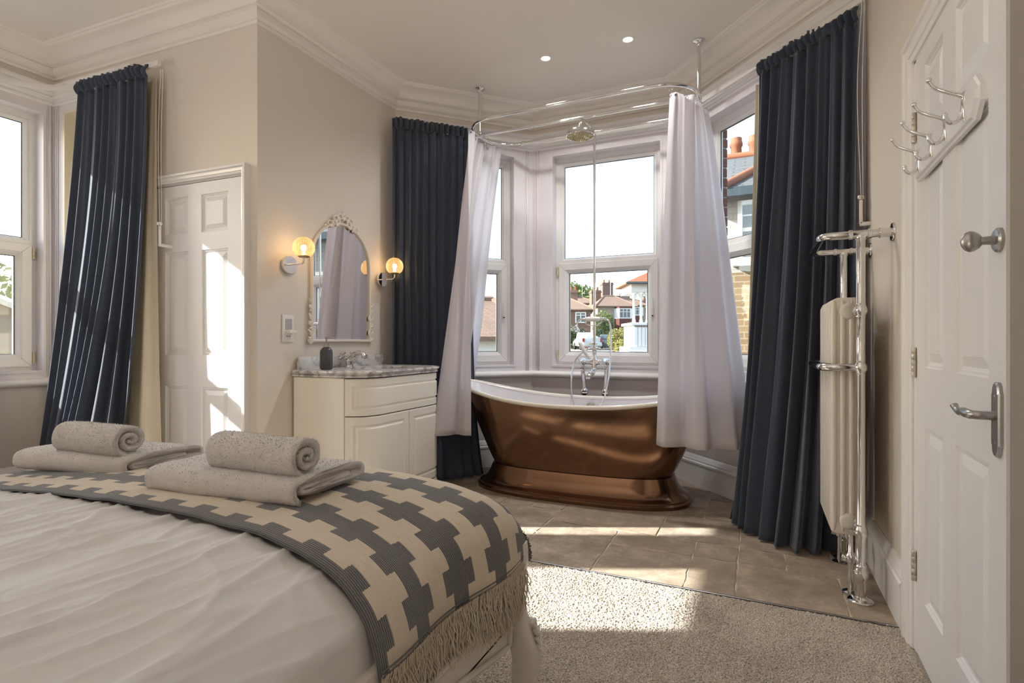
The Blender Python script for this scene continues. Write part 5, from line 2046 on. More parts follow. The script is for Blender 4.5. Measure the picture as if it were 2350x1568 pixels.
# tufted selvedge along the far edge
r = random.Random(3)
bm = bmesh.new()
for k in range(120):
    u = k/119*.20
    p = throw_pt(u, 1.0)
    for s_ in range(3):
        tube(bm, [(p[0], p[1], p[2]), (p[0] + r.uniform(-.004, .010), p[1] + .008, p[2] + r.uniform(-.006, .004)), (p[0] + r.uniform(-.006, .012), p[1] + .016, p[2] + r.uniform(-.014, .004))], .0013, 4, cap=False)
part('selvedge_tufts', bm, FRINGE_DK, throw, smooth=180, kind='stuff')

# ------------------------------------------------------------------ towels
def spiral_ring(a0, b0, pitch, turns, th, e, n, start=0.0):
    outer, inner = [], []
    for i in range(n+1):
        q = 2*PI*turns*i/n
        d = pitch*q/(2*PI)
        a, b = max(.004, a0 - d), max(.002, b0 - d)
        y, z = sup(a - th/2, max(.001, b - th/2), e, -(q) + start)
        y2, z2 = sup(a - th/2, max(.001, b - th/2), e, -(q + .01) + start)
        t_ = Vector((y2-y, z2-z))
        if t_.length < 1e-9: t_ = Vector((1, 0))
        t_.normalize()
        nrm = Vector((-t_.y, t_.x))
        outer.append((y + nrm.x*th/2, z + nrm.y*th/2)); inner.append((y - nrm.x*th/2, z - nrm.y*th/2))
    return outer, inner
def towel(name, label, group, c, a0, b0, pitch, turns, th, length, e, seed, rot=0.0, start=0.0, sagz=0.0):
    t = thing(name, c, label, 'towel', group)
    bm = bmesh.new()
    n = 120
    nx = 26
    rings = []
    rot_m = Matrix.Rotation(rot, 4, 'Z')
    for i in range(nx+1):
        u = i/nx
        x = (u - .5)*length
        ed = min(u, 1-u)*length
        k = 1 - .55*max(0, 1 - ed/.012)**2
        o_, i_ = spiral_ring(a0, b0, pitch, turns, th*k, e, n, start)
        ring = []
        for (y, z) in o_ + list(reversed(i_)):
            dx = .006*nz(y*14, z*14, seed)
            q = Vector((x + dx + (.008*nz(z*20, y*6, seed+3) if ed < .01 else 0), y + .0035*nz(x*9, z*9, seed+1), z + b0 + .003*nz(x*8, y*8, seed+2) - sagz*(abs(y)/a0)**2*.5))
            q = rot_m @ q
            ring.append(Vector(c) + q)
        rings.append(ring)
    loft(bm, rings, cap0=True, cap1=True)
    o = part('pile', bm, TERRY, t, smooth=180)
    # loose loops of the terry
    r = random.Random(seed)
    me = o.data
    bm = bmesh.new()
    polys = [p for p in me.polygons if p.area < .01]
    wts = [p.area for p in polys]
    base = Vector(c)
    for p in r.choices(polys, wts, k=9000):
        vs_ = [me.vertices[v].co for v in p.vertices][:4]
        a_, b_ = r.random(), r.random()
        pos = (vs_[0].lerp(vs_[1], a_)).lerp((vs_[3] if len(vs_) > 3 else vs_[2]).lerp(vs_[2], a_), b_) + base
        nn = p.normal
        tg = Vector((r.uniform(-1, 1), r.uniform(-1, 1), r.uniform(-1, 1)))*.0013
        d = nn*r.uniform(.0015, .0038) + Vector((r.uniform(-1, 1), r.uniform(-1, 1), r.uniform(-1, 1)))*.0015
        add_faces(bm, [pos - tg, pos + tg, pos + d], [(0, 1, 2)])
    part('loops', bm, TERRY, t, kind='stuff')
    return t
towel('folded_towel', 'folded white bath towel nearer the camera, under a rolled towel', 'folded bath towels', (-1.108, .955, .682), .137, .0365, .0245, 1.42, .0235, .425, 3.6, 31, rot=.10, start=-2.5)
towel('folded_towel', 'folded white bath towel further left on the throw, under a rolled towel', 'folded bath towels', (-1.806, 1.015, .656), .141, .0365, .0245, 1.42, .0235, .425, 3.6, 47, rot=.15, start=-2.5)
towel('rolled_towel', 'rolled white hand towel nearer the camera, on top of a folded towel', 'rolled hand towels', (-1.040, .905, .734), .053, .0510, .0200, 2.35, .0195, .268, 2.1, 53, rot=.02, start=-1.2)
towel('rolled_towel', 'rolled white hand towel further left, on top of a folded towel', 'rolled hand towels', (-1.750, .945, .708), .055, .0520, .0200, 2.35, .0195, .262, 2.1, 61, rot=.08, start=-1.1)
# ------------------------------------------------------------------ outside
S_ = S
def S(r, g, b):                  # outdoor surfaces: real reflectances are well below their sunlit look
    return tuple(c * .46 for c in S_(r, g, b)[:3]) + (1.0,)
def m_brick(name, c1, c2, mortar, sx=1.0, axis='xz'):
    m, n, p = new_mat(name)
    tc = n.nodes.new('ShaderNodeTexCoord')
    sx_ = n.nodes.new('ShaderNodeSeparateXYZ'); n.links.new(tc.outputs['Object'], sx_.inputs[0])
    cb = n.nodes.new('ShaderNodeCombineXYZ')
    n.links.new(math_n(n, 'ADD', sx_.outputs[0], sx_.outputs[1]), cb.inputs[0]); n.links.new(sx_.outputs[2], cb.inputs[1])
    b = n.nodes.new('ShaderNodeTexBrick')
    b.inputs['Color1'].default_value = c1; b.inputs['Color2'].default_value = c2; b.inputs['Mortar'].default_value = mortar
    b.inputs['Scale'].default_value = 1.0
    b.inputs['Brick Width'].default_value = .225*sx; b.inputs['Row Height'].default_value = .075*sx
    b.inputs['Mortar Size'].default_value = .007*sx
    n.links.new(cb.outputs[0], b.inputs['Vector'])
    nn = noise_tex(n, cb.outputs[0], 9, 4)
    n.links.new(mix_col(n, math_n(n, 'MULTIPLY', nn, .35), b.outputs[0], mortar), p.inputs['Base Color'])
    p.inputs['Roughness'].default_value = .9
    bump(n, p, b.outputs['Fac'], -.5, .008)
    return m
RED = m_brick('red brickwork', S(142, 84, 66), S(120, 66, 54), S(176, 160, 146))
YEL = m_brick('yellow stock brickwork', S(176, 140, 92), S(150, 114, 74), S(196, 178, 150))
WHB = m_brick('white painted brickwork', S(222, 216, 206), S(208, 202, 194), S(190, 184, 176))
def m_roof(name, a, b, row=.28):
    m, n, p = new_mat(name)
    tc = n.nodes.new('ShaderNodeTexCoord')
    mp = n.nodes.new('ShaderNodeMapping'); n.links.new(tc.outputs['Object'], mp.inputs[0])
    br = n.nodes.new('ShaderNodeTexBrick')
    br.inputs['Color1'].default_value = a; br.inputs['Color2'].default_value = b; br.inputs['Mortar'].default_value = tuple(c*.55 for c in a[:3]) + (1,)
    br.inputs['Scale'].default_value = 1.0; br.inputs['Brick Width'].default_value = row*.9; br.inputs['Row Height'].default_value = row*.5
    br.inputs['Mortar Size'].default_value = .012
    sx_ = n.nodes.new('ShaderNodeSeparateXYZ'); n.links.new(mp.outputs[0], sx_.inputs[0])
    cb = n.nodes.new('ShaderNodeCombineXYZ')
    n.links.new(sx_.outputs[0], cb.inputs[0]); n.links.new(math_n(n, 'ADD', sx_.outputs[1], sx_.outputs[2]), cb.inputs[1])
    n.links.new(cb.outputs[0], br.inputs['Vector'])
    n.links.new(br.outputs[0], p.inputs['Base Color'])
    p.inputs['Roughness'].default_value = .85
    bump(n, p, br.outputs['Fac'], -.6, .02)
    return m
TILE = m_roof('brown roof tiles', S(168, 136, 112), S(150, 118, 98))
SLATE = m_roof('grey slates', S(120, 122, 120), S(104, 108, 110))
TERRA = mat('terracotta', S(186, 112, 74), .8, bs=30, bstr=.3, var=.12)
EXW = mat('white outside paint', S_(206, 204, 199), .6, var=.04, bs=20, bstr=.1)
RENDER = mat('pale rendered wall', S(206, 186, 160), .9, var=.06, bs=30, bstr=.2)
EXGL = mat('dark outside window glass', S(96, 108, 116), .08, var=.2)
BARK = mat('bark', S(90, 74, 58), .9, bs=30, bstr=.4)
def m_leaf(name, a, b):
    m, n, p = new_mat(name)
    oi = coord(n)
    f = noise_tex(n, oi, 1.6, 3)
    n.links.new(ramp(n, f, [(.35, a), (.65, b)]), p.inputs['Base Color'])
    p.inputs['Roughness'].default_value = .6
    out = n.nodes['Material Output']
    t = n.nodes.new('ShaderNodeBsdfTranslucent'); t.inputs[0].default_value = b
    mx = n.nodes.new('ShaderNodeMixShader'); mx.inputs[0].default_value = .3
    n.links.new(p.outputs[0], mx.inputs[1]); n.links.new(t.outputs[0], mx.inputs[2]); n.links.new(mx.outputs[0], out.inputs[0])
    return m
LEAF_D = m_leaf('dark hedge leaves', S(52, 76, 42), S(88, 110, 58))
LEAF_M = m_leaf('mid green leaves', S(98, 122, 60), S(152, 166, 84))
LEAF_Y = m_leaf('yellow green leaves', S(164, 160, 74), S(206, 196, 110))

# ground: garden level by the house, rising to the road
def gz(x, y):
    k = min(1, max(0, (y - 12)/34))
    return -1.1 + 1.36*k*k*(3-2*k)
bm = bmesh.new()
sheet(bm, lambda u, v: (-70 + 120*u, -25 + 175*v, gz(-70 + 120*u, -25 + 175*v) - (.0)), 24, 70)
g_ = struct('ground', bm, mat('pale tarmac and verge', S(168, 164, 152), .95, var=.12, vs=.6, bs=8, bstr=.2), smooth=180)

def plant(name, label, c, rx, ry, rz, m, n, leaf, seed, cat='shrub', trunk=True, group=None):
    r = random.Random(seed)
    t = thing(name, c, label, cat, group)
    bm = bmesh.new()
    c = Vector(c)
    blobs = [(Vector((r.uniform(-.5, .5)*rx, r.uniform(-.5, .5)*ry, rz*r.uniform(.45, 1.35))), r.uniform(.45, .7)) for _ in range(9)]
    for _ in range(n):
        b, k = r.choice(blobs)
        d = Vector((r.gauss(0, 1), r.gauss(0, 1), r.gauss(0, 1))).normalized()*r.uniform(.75, 1.0)
        p = c + b + Vector((d.x*rx*k, d.y*ry*k, d.z*rz*k))
        if p.z < c.z: p.z = c.z + r.uniform(0, .3)*rz
        a = Vector((r.uniform(-1, 1), r.uniform(-1, 1), r.uniform(-1, 1))).normalized()*leaf
        e = a.orthogonal().normalized()*leaf*.5
        add_faces(bm, [p - a, p + e, p + a, p - e], [(0, 1, 2, 3)])
    part('foliage', bm, m, t, kind='stuff')
    if trunk:
        bm = bmesh.new()
        tube(bm, [c, c + Vector((.05*rx, 0, rz*.5)), c + Vector((0, .05*rx, rz*.9))], [rx*.08, rx*.07, rx*.04], 8)
        part('trunk', bm, BARK, t, smooth=60)
    return t

def house(name, label, c, rot, w_, d_, zb, ze, zr, wallm, roofm, chim=(), wins=(), bays=(), hip=.35, upper=None):
    """c: middle of the facade at ground; facade faces local -Y"""
    t = thing(name, (c[0], c[1], zb), label, 'house', 'brick houses up the road')
    Mh = Matrix.Translation(Vector((c[0], c[1], 0))) @ Matrix.Rotation(rot, 4, 'Z')
    bm = bmesh.new(); box(bm, (-w_/2, 0, zb), (w_/2, d_, ze), M=Mh)
    part('walls', bm, wallm, t)
    bm = bmesh.new()
    o = .35
    lo = [(-w_/2-o, -o, ze), (w_/2+o, -o, ze), (w_/2+o, d_+o, ze), (-w_/2-o, d_+o, ze)]
    lo2 = [(x, y, z + .12) for x, y, z in lo]
    hi = [(-w_/2*(1-hip*2), d_/2, zr), (w_/2*(1-hip*2), d_/2, zr)]
    vs_, _ = add_faces(bm, [Mh @ Vector(q) for q in lo + lo2 + hi], [(3, 2, 1, 0), (0, 1, 5, 4), (1, 2, 6, 5), (2, 3, 7, 6), (3, 0, 4, 7), (4, 5, 9, 8), (6, 7, 8, 9), (5, 6, 9), (7, 4, 8)])
    rf = part('roof', bm, roofm, t)
    bm = bmesh.new()
    tube(bm, [Mh @ Vector(hi[0]), Mh @ Vector(hi[1])], .12, 6)
    for a, b in ((4, 8), (7, 8), (5, 9), (6, 9)):
        q = lo + lo2 + hi
        tube(bm, [Mh @ Vector(q[a]), Mh @ Vector(q[b])], .10, 6)
    part('ridge_tiles', bm, TERRA if roofm is SLATE else roofm, rf)
    for (x, y, cw, zt) in chim:
        bm = bmesh.new()
        box(bm, (x-cw/2, y-cw/2, ze), (x+cw/2, y+cw/2, zt), M=Mh)
        box(bm, (x-cw/2-.08, y-cw/2-.08, zt-.35), (x+cw/2+.08, y+cw/2+.08, zt-.15), M=Mh)
        ch = part('chimney', bm, RED, t)
        for sx in (-.25, .25):
            bm = bmesh.new()
            lathe(bm, [(.15, 0), (.13, .35), (.16, .38), (.16, .45), (.11, .45)], Mh @ Vector((x + sx*cw, y, zt)), seg=10)
            part('chimney_pot', bm, TERRA, ch, smooth=40)
    for (x, z0, ww, hh, yy) in wins:
        bm = bmesh.new()
        ring_rect(bm, x-ww/2, x+ww/2, z0, z0+hh, [(0, yy-.05), (.12, yy-.05), (.12, yy+.05), (0, yy+.05)], Mh)
        for k in range(1, max(2, int(ww/.55))):
            xx = x-ww/2 + ww*k/max(2, int(ww/.55))
            box(bm, (xx-.05, yy-.05, z0), (xx+.05, yy+.03, z0+hh), M=Mh)
        box(bm, (x-ww/2, yy-.05, z0+hh*.68), (x+ww/2, yy+.03, z0+hh*.68+.08), M=Mh)
        wn = part('window', bm, EXW, t)
        bm = bmesh.new()
        box(bm, (x-ww/2+.1, yy, z0+.1), (x+ww/2-.1, yy+.02, z0+hh-.1), M=Mh)
        part('pane', bm, EXGL, wn)
    for (x, ww, dd) in bays:
        bm = bmesh.new()
        pl = [(x-ww/2, 0), (x-ww/2+dd*.5, -dd), (x+ww/2-dd*.5, -dd), (x+ww/2, 0)]
        prism(bm, [(Mh @ Vector((a, b, 0)))[:2] for a, b in pl], zb, ze)
        part('bay', bm, mat('dark red hung tiles', S(118, 56, 46), .85, bs=6, bstr=.4, var=.1), t)
        for z0, hh in ((zb + .5, 1.25), (ze - 1.45, 1.25)):
            bm = bmesh.new()
            pl2 = [(x-ww/2-.05, -.02), (x-ww/2+dd*.5-.05, -dd-.06), (x+ww/2-dd*.5+.05, -dd-.06), (x+ww/2+.05, -.02)]
            prism(bm, [(Mh @ Vector((a, b, 0)))[:2] for a, b in pl2], z0, z0+hh)
            bw = part('bay_window', bm, EXW, t)
            bm = bmesh.new()
            for k in range(3):
                a = x - ww/2 + dd*.5 + .06 + k*(ww - dd - .06)/3
                box(bm, (a, -dd-.09, z0+.15), (a + (ww-dd)/3 - .12, -dd-.05, z0+.80), M=Mh)
                box(bm, (a, -dd-.09, z0+.88), (a + (ww-dd)/3 - .12, -dd-.05, z0+1.15), M=Mh)
            part('pane', bm, EXGL, bw)
    return t
R_ = math.radians  # outside positions below taken from image pixels at assumed depths
house('house', 'red brick house with a hipped brown tile roof behind the white pickup', (-20.2, 57.2), R_(18), 7.0, 8.0, .2, 4.5, 6.2, RED, TILE, chim=((1.6, 5.0, 1.0, 7.2),), wins=((2.4, 3.1, 1.2, 1.2, -.03), (2.4, .9, 1.3, 1.3, -.03)), bays=())
house('house', 'brick house with the tallest chimney up the road', (-24.2, 72.5), R_(18), 8.5, 7.0, .2, 6.3, 7.6, RED, TILE, chim=((-.4, 3.0, 1.3, 9.6), (-3.6, 4.0, 1.1, 8.4)), wins=((2.9, 4.7, 1.4, 1.3, -.03),))
house('house', 'brick house with a white bay window and dark red hung tiles', (-16.0, 66.4), R_(30), 4.6, 6.0, .2, 5.3, 6.9, RENDER, TILE, chim=((-1.6, 4.0, 1.2, 7.7),), bays=((.9, 2.2, .8),))
house('house', 'pale brick house with a broad chimney behind the bay-windowed one', (-17.9, 80.0), R_(30), 6.0, 7.0, .2, 6.3, 8.0, RENDER, TILE, chim=((-2.0, 3.0, 1.6, 10.0),), bays=((1.6, 2.2, .8),))
house('house', 'small brick house furthest up the road, right of the others', (-19.0, 95.0), R_(30), 7.0, 8.0, .2, 6.8, 8.6, RED, TILE, chim=((-1.5, 3.0, 1.5, 9.8), (2.5, 3.0, 1.3, 9.4)), wins=((.5, 4.9, 1.4, 1.3, -.03),))
house('house', 'low building with a tiled roof and white wall seen past the left shower curtain', (-8.0, 12.2), R_(28), 6.0, 5.0, -1.1, 1.05, 2.35, EXW, TILE, chim=((-.6, 4.6, .5, 2.6),), hip=.2)
for hn, x, y, z, h in ((1, -23.2, 75.8, 7.2, 4.6), (2, -17.4, 69.2, 6.6, 3.2), (3, -19.2, 83.0, 7.7, 3.4)):
    hs_ = bpy.data.objects['house.%03d' % hn]
    bm = bmesh.new()
    tube(bm, [(x, y, z), (x, y, z + h)], .03, 5)
    for k in range(6):
        tube(bm, [(x - .5 + .03*k, y, z + h - .12*k), (x + .5 - .03*k, y, z + h - .12*k)], .02, 4)
    part('aerial', bm, NICKEL, hs_)
plant('tree', 'round tree on the skyline behind the houses', (-28.0, 92.0, 4.0), 4.2, 4.0, 4.2, LEAF_M, 2600, .34, 1, 'tree')
plant('tree', 'light green tree in front of the brick houses', (-15.1, 57.4, .3), 1.15, 1.1, 2.4, LEAF_M, 2600, .15, 2, 'tree')
plant('hedge_bush', 'dark hedge below the red brick house', (-17.4, 54.0, .3), 1.6, 1.0, 1.25, LEAF_D, 2600, .13, 3)
plant('hedge_bush', 'dark bush behind the grey car', (-14.7, 55.0, .3), 1.0, .8, 1.1, LEAF_D, 1800, .12, 4)
plant('garden_shrub', 'yellow-green shrub beside the white porch', (-6.75, 30.2, -.25), .62, .6, .72, LEAF_Y, 1800, .075, 5)
plant('garden_shrub', 'tall pale shrub left of the white porch', (-9.5, 40.0, .1), .75, .7, 1.15, LEAF_Y, 1800, .09, 6)
plant('garden_shrub', 'low flowering shrub in front of the parked cars', (-7.6, 31.0, -.3), .62, .5, .5, m_leaf('mixed flower leaves', S(150, 150, 74), S(216, 140, 96)), 1500, .07, 7)
plant('garden_tree', 'pale leafy tree outside the left window', (-15.4, 6.6, -1.1), 1.3, 1.3, 2.2, LEAF_M, 2600, .12, 8, 'tree')

# parked vehicles
def car(name, label, cat, c, rot, prof, wid, m, glass, plate, lights, wheels):
    t = thing(name, c, label, cat)
    Mc = Matrix.Translation(Vector(c)) @ Matrix.Rotation(rot, 4, 'Z')
    bm = bmesh.new()
    rings = []
    for ins, y in ((.10, -wid/2), (.02, -wid/2 + .06), (0, -wid/2 + .14), (0, wid/2 - .14), (.02, wid/2 - .06), (.10, wid/2)):
        zc = .75
        rings.append([(x*(1 - ins*.3), y*(1 if z < .9 else .86), z - (ins if z > zc else -ins*.4)) for x, z in prof])
    loft(bm, rings, M=Mc, cap0=True, cap1=True)
    part('body', bm, m, t, smooth=35)
    for gl in glass:
        bm = bmesh.new()
        add_faces(bm, [Mc @ Vector(q) for q in gl], [(0, 1, 2, 3)])
        part('window', bm, EXGL, t)
    for (x, y0, y1, z0, z1, mm) in lights:
        bm = bmesh.new()
        box(bm, (x-.03, y0, z0), (x+.03, y1, z1), .01, 1, M=Mc)
        part('tail_light', bm, mm, t)
    bm = bmesh.new()
    box(bm, (plate[0]-.02, -.26, plate[1]), (plate[0]+.02, .26, plate[1]+.11), M=Mc)
    part('number_plate', bm, mat('yellow number plate', S(232, 200, 60), .5, bs=20, bstr=.02), t)
    for (x, y) in wheels:
        bm = bmesh.new()
        lathe(bm, [(.18, -.1), (.31, -.1), (.32, -.06), (.32, .06), (.31, .1), (.18, .1)], Mc @ Vector((x, y, .32)), Mc.to_3x3() @ Vector((0, 1, 0)), 20)
        part('wheel', bm, mat('tyre', S(30, 30, 32), .8, bs=40, bstr=.1), t, smooth=40)
    return t
REDL = mat('red tail light', S(200, 30, 36), .3, bs=20, bstr=.02)
HB = [(-1.95, .35), (-1.98, .75), (-1.85, .95), (-1.55, 1.38), (-1.0, 1.46), (.2, 1.44), (.95, 1.0), (1.8, .85), (2.0, .6), (1.98, .3), (-1.9, .25)]
CG = [[(-1.87, -.62, .97), (-1.87, .62, .97), (-1.60, .56, 1.34), (-1.60, -.56, 1.34)]]
car('parked_car', 'grey hatchback parked up the road, seen from behind', 'car', (-13.25, 51.6, .27), R_(104), HB, 1.72, mat('grey car paint', S(140, 150, 158), .25, .4, coat=.6, var=.02), CG,
    (-1.99, .62), [(-1.93, .62, .82, .72, .95, REDL), (-1.93, -.82, -.62, .72, .95, REDL)], [(-1.25, -.8), (-1.25, .8), (1.3, -.8), (1.3, .8)])
car('parked_car', 'blue car parked behind the grey hatchback', 'car', (-12.1, 57.5, .28), R_(104), HB, 1.72, mat('blue car paint', S(110, 140, 176), .25, .4, coat=.6, var=.02), CG,
    (-1.99, .62), [(-1.93, .62, .82, .72, .95, REDL), (-1.93, -.82, -.62, .72, .95, REDL)], [(-1.25, -.8), (-1.25, .8), (1.3, -.8), (1.3, .8)])
PU = [(-2.4, .4), (-2.42, 1.05), (-2.40, 1.10), (-.5, 1.10), (-.35, 1.25), (-.1, 1.62), (.9, 1.64), (1.45, 1.10), (2.3, .98), (2.45, .7), (2.4, .35), (-2.3, .3)]
pk = car('pickup_truck', 'white pickup truck with a covered load, seen from behind', 'pickup', (-14.55, 49.0, .27), R_(118), PU, 1.8, mat('white car paint', S(232, 232, 230), .25, coat=.5, var=.01),
    [], (-2.43, .50), [(-2.41, .70, .90, .72, 1.05, REDL), (-2.41, -.90, -.70, .72, 1.05, REDL)], [(-1.5, -.85), (-1.5, .85), (1.5, -.85), (1.5, .85)])
bm = bmesh.new()
Mp = Matrix.Translation(Vector((-14.55, 49.0, .27))) @ Matrix.Rotation(R_(118), 4, 'Z')
sheet(bm, lambda u, v: Mp @ Vector((-2.3 + 1.8*u, -.8 + 1.6*v, 1.06 + .32*math.sin(PI*u)**.5*math.sin(PI*v)**.6 + .07*nz(u*7, v*7))), 24, 20)
ld = part('tarpaulin', bm, mat('pale tarpaulin', S(196, 196, 180), .8, bs=8, bstr=.5), smooth=60)
tag(ld, 'pale tarpaulin heaped over the load of the white pickup', 'tarpaulin')

# white timber porch across the garden
por = thing('porch', (-2.9, 16.3, -1.0), 'white timber porch with columns and a red tiled roof', 'porch')
Mo = Matrix.Translation(Vector((-3.42, 16.04, 0))) @ Matrix.Rotation(R_(24.4), 4, 'Z')
bm = bmesh.new()
box(bm, (.08, 0, .86), (2.4, 1.4, 1.52), M=Mo)
part('base', bm, EXW, por)
bm = bmesh.new()
box(bm, (-.15, -.12, -1.1), (2.5, 1.5, .72), M=Mo); box(bm, (-.05, -.06, .70), (2.45, 1.45, .88), M=Mo)
part('plinth', bm, EXW, por)
bm = bmesh.new()
box(bm, (0, -.07, 1.52), (2.45, 1.45, 1.60), .01, 1, M=Mo)
part('handrail', bm, EXW, por)
for k in range(9):
    bm = bmesh.new()
    box(bm, (.12 + .085*k, -.04, 1.475), (.165 + .085*k, .0, 1.52), M=Mo)
    part('dentil', bm, mat('grey dentil', S(150, 148, 144), .7, bs=20, bstr=.05), por)
for k in range(7):
    bm = bmesh.new()
    box(bm, (.10 + .11*k, -.025, .90), (.195 + .11*k, .0, 1.46), .006, 1, M=Mo)
    part('board', bm, EXW, por)
for x in (.10, .31, .49, 1.2, 1.9):
    bm = bmesh.new()
    lathe(bm, [(.055, 1.60), (.055, 1.66), (.042, 1.70), (.038, 2.30), (.055, 2.36), (.055, 2.46)], Mo @ Vector((x, .05, 0)), seg=14)
    part('column', bm, EXW, por, smooth=40)
    bm = bmesh.new()
    for sx in (-1, 1):
        tube(bm, [Mo @ Vector((x + sx*.03, .05, 2.30)), Mo @ Vector((x + sx*.06, .05, 2.44)), Mo @ Vector((x + sx*.13, .05, 2.52))], .016, 6)
    part('bracket', bm, EXW, por, smooth=40)
bm = bmesh.new()
box(bm, (0, -.05, 2.50), (2.5, 1.5, 2.74), M=Mo)
part('fascia', bm, EXW, por)
bm = bmesh.new()
lo = [(-.16, -.25, 2.74), (2.7, -.25, 2.74), (2.7, 1.7, 2.74), (-.16, 1.7, 2.74)]
add_faces(bm, [Mo @ Vector(q) for q in lo + [(x, y, z + .05) for x, y, z in lo] + [(1.25, .7, 3.42)]], [(3, 2, 1, 0), (0, 1, 5, 4), (1, 2, 6, 5), (2, 3, 7, 6), (3, 0, 4, 7), (4, 5, 8), (5, 6, 8), (6, 7, 8), (7, 4, 8)])
rf = part('roof', bm, TERRA, por)
bm = bmesh.new()
tube(bm, [Mo @ Vector((-.2, -.28, 2.74)), Mo @ Vector((2.7, -.28, 2.74))], .035, 8)
part('gutter', bm, mat('dark gutter', S(70, 84, 90), .5, bs=20, bstr=.05), por, smooth=60)

# neighbouring house outside the right bay window
nb = thing('neighbour_house', (.6, 7.6, -1.1), 'neighbouring yellow brick house with slate roof outside the right window', 'house')
bm = bmesh.new(); box(bm, (-.62, 7.0, -1.1), (3.2, 10.0, 1.86))
part('lower_wall', bm, YEL, nb)
bm = bmesh.new(); box(bm, (-.62, 7.01, 1.86), (3.2, 10.0, 2.80))
part('upper_wall', bm, WHB, nb)
bm = bmesh.new()
lo = [(-.80, 6.75, 2.78), (3.4, 6.75, 2.78), (3.4, 10.2, 2.78), (-.80, 10.2, 2.78)]
add_faces(bm, lo + [(x, y, z + .06) for x, y, z in lo] + [(-.80, 8.1, 3.58), (3.4, 8.1, 3.58)], [(3, 2, 1, 0), (0, 1, 5, 4), (1, 2, 6, 5), (2, 3, 7, 6), (3, 0, 4, 7), (4, 5, 9, 8), (6, 7, 8, 9), (5, 6, 9), (7, 4, 8)])
rf = part('roof', bm, SLATE, nb)
bm = bmesh.new()
tube(bm, [(-.80, 8.1, 3.59), (3.4, 8.1, 3.59)], .055, 8)
part('ridge_tiles', bm, TERRA, rf, smooth=50)
bm = bmesh.new()
add_faces(bm, [(-.30, 6.68, 2.80), (1.3, 6.68, 2.80), (.55, 7.95, 3.60), (.55, 8.0, 3.58), (-.30, 7.0, 2.80), (1.3, 7.0, 2.80)], [(0, 1, 2), (0, 2, 3, 4), (1, 5, 3, 2), (0, 4, 5, 1)])
part('gable_roof', bm, SLATE, nb)
bm = bmesh.new()
tube(bm, [(-.36, 6.66, 2.82), (.57, 7.97, 3.62)], .05, 8)
part('hip_tiles', bm, TERRA, rf, smooth=50)
bm = bmesh.new()
box(bm, (-.34, 6.66, 2.70), (1.4, 6.76, 2.80))
part('gutter', bm, mat('dark gutter', S(70, 84, 90)), nb)
bm = bmesh.new(); box(bm, (-.62, 8.6, 3.2), (.1, 9.1, 3.72)); 
ch = part('chimney', bm, RED, nb)
for x in (-.53, -.30, -.05):
    bm = bmesh.new()
    lathe(bm, [(.085, 0), (.08, .05), (.075, .26), (.09, .28), (.09, .33), (.08, .35), (.08, .40), (.06, .40)], (x, 8.85, 3.70), seg=14)
    part('chimney_pot', bm, TERRA, ch, smooth=40)
bm = bmesh.new()
Mz = Matrix.Identity(4)
ring_rect(bm, -.22, .62, 1.98, 2.70, [(0, 6.93), (.05, 6.93), (.05, 7.03), (0, 7.03)], Mz)
box(bm, (-.18, 6.95, 2.34), (.60, 7.0, 2.38)); box(bm, (.18, 6.95, 1.98), (.22, 7.0, 2.70))
for x in (-.03, .09, .34, .48):
    box(bm, (x-.008, 6.955, 2.38), (x+.008, 7.0, 2.66))
box(bm, (-.18, 6.955, 2.52), (.58, 7.0, 2.535))
wn = part('sash_window', bm, EXW, nb)
bm = bmesh.new(); box(bm, (-.17, 6.985, 2.03), (.57, 6.995, 2.65))
part('pane', bm, EXGL, wn)
bm = bmesh.new(); box(bm, (-.27, 6.88, 1.93), (.67, 7.02, 1.98))
part('window_sill', bm, EXW, nb)

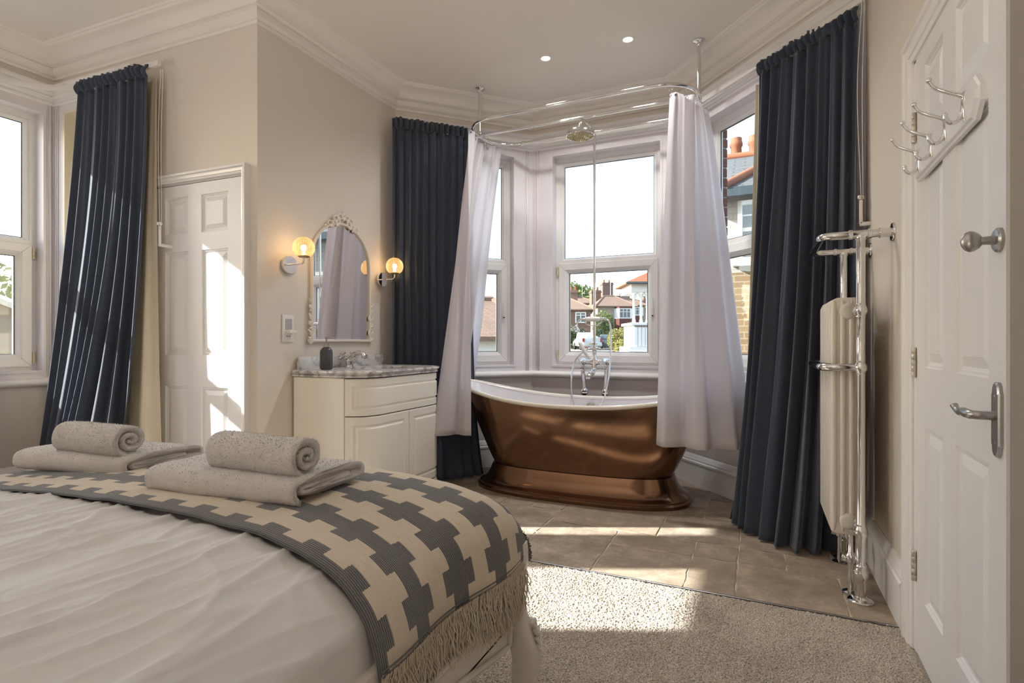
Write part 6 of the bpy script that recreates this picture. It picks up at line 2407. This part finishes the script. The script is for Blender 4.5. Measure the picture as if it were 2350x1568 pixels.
# brick pier of this house beside the right bay window, brick by brick
Mb = wall_frame(B2, R1) if False else wall_frame(R1, B2)
pier = bpy.data.objects.new('wall_brick_pier', None); COL.objects.link(pier)
pier.location = (-.45, 4.62, .5); tag(pier, 'red brick pier outside the right bay window', None, None, 'structure')
BRM = mat('single red brick', S(138, 82, 66), .9, bs=40, bstr=.5, var=.2, vs=12)
bm = bmesh.new()
box(bm, (LR - .135, .175, .5), (LR + .22, .345, 2.95), M=Mb)
part('mortar', bm, mat('pale mortar', S(190, 178, 166), .95, bs=60, bstr=.4), pier)
rb = random.Random(4)
zz = .505
row = 0
while zz < 2.9:
    for (a, b) in (((LR - .14, LR + .08), (LR + .09, LR + .225)) if row % 2 == 0 else ((LR - .14, LR - .03), (LR - .02, LR + .19))):
        bm = bmesh.new()
        k = rb.uniform(-.003, .003)
        box(bm, (a, .17 + k, zz), (b, .352 + k, zz + .064), .005, 1, M=Mb)
        part('brick', bm, BRM, pier)
    zz += .0745
    row += 1
# white gabled shed outside the left window
sd_ = thing('garden_shed', (-11.4, 5.0, -1.1), 'white-trimmed gabled outbuilding outside the left window', 'shed')
bm = bmesh.new()
add_faces(bm, [(-11.2, 2.6, -1.1), (-11.2, 6.2, -1.1), (-11.2, 6.2, 1.0), (-11.2, 4.4, 1.75), (-11.2, 2.6, 1.0), (-14, 2.6, -1.1), (-14, 6.2, -1.1), (-14, 6.2, 1.0), (-14, 4.4, 1.75), (-14, 2.6, 1.0)],
          [(0, 1, 2, 3, 4), (9, 8, 7, 6, 5), (1, 6, 7, 2), (0, 4, 9, 5)])
part('walls', bm, RENDER, sd_)
bm = bmesh.new()
for y in (2.4, 6.4):
    add_faces(bm, [(-11.05, 4.4, 1.80), (-11.05, y, .96), (-14.1, y, .96), (-14.1, 4.4, 1.80)], [(0, 1, 2, 3)])
o = part('roof', bm, TILE, sd_); solidify(o, .06)
bm = bmesh.new()
for y in (2.4, 6.4):
    tube(bm, [(-11.05, 4.4, 1.77), (-11.05, y, .93)], .07, 4)
part('bargeboard', bm, EXW, sd_)

S = S_
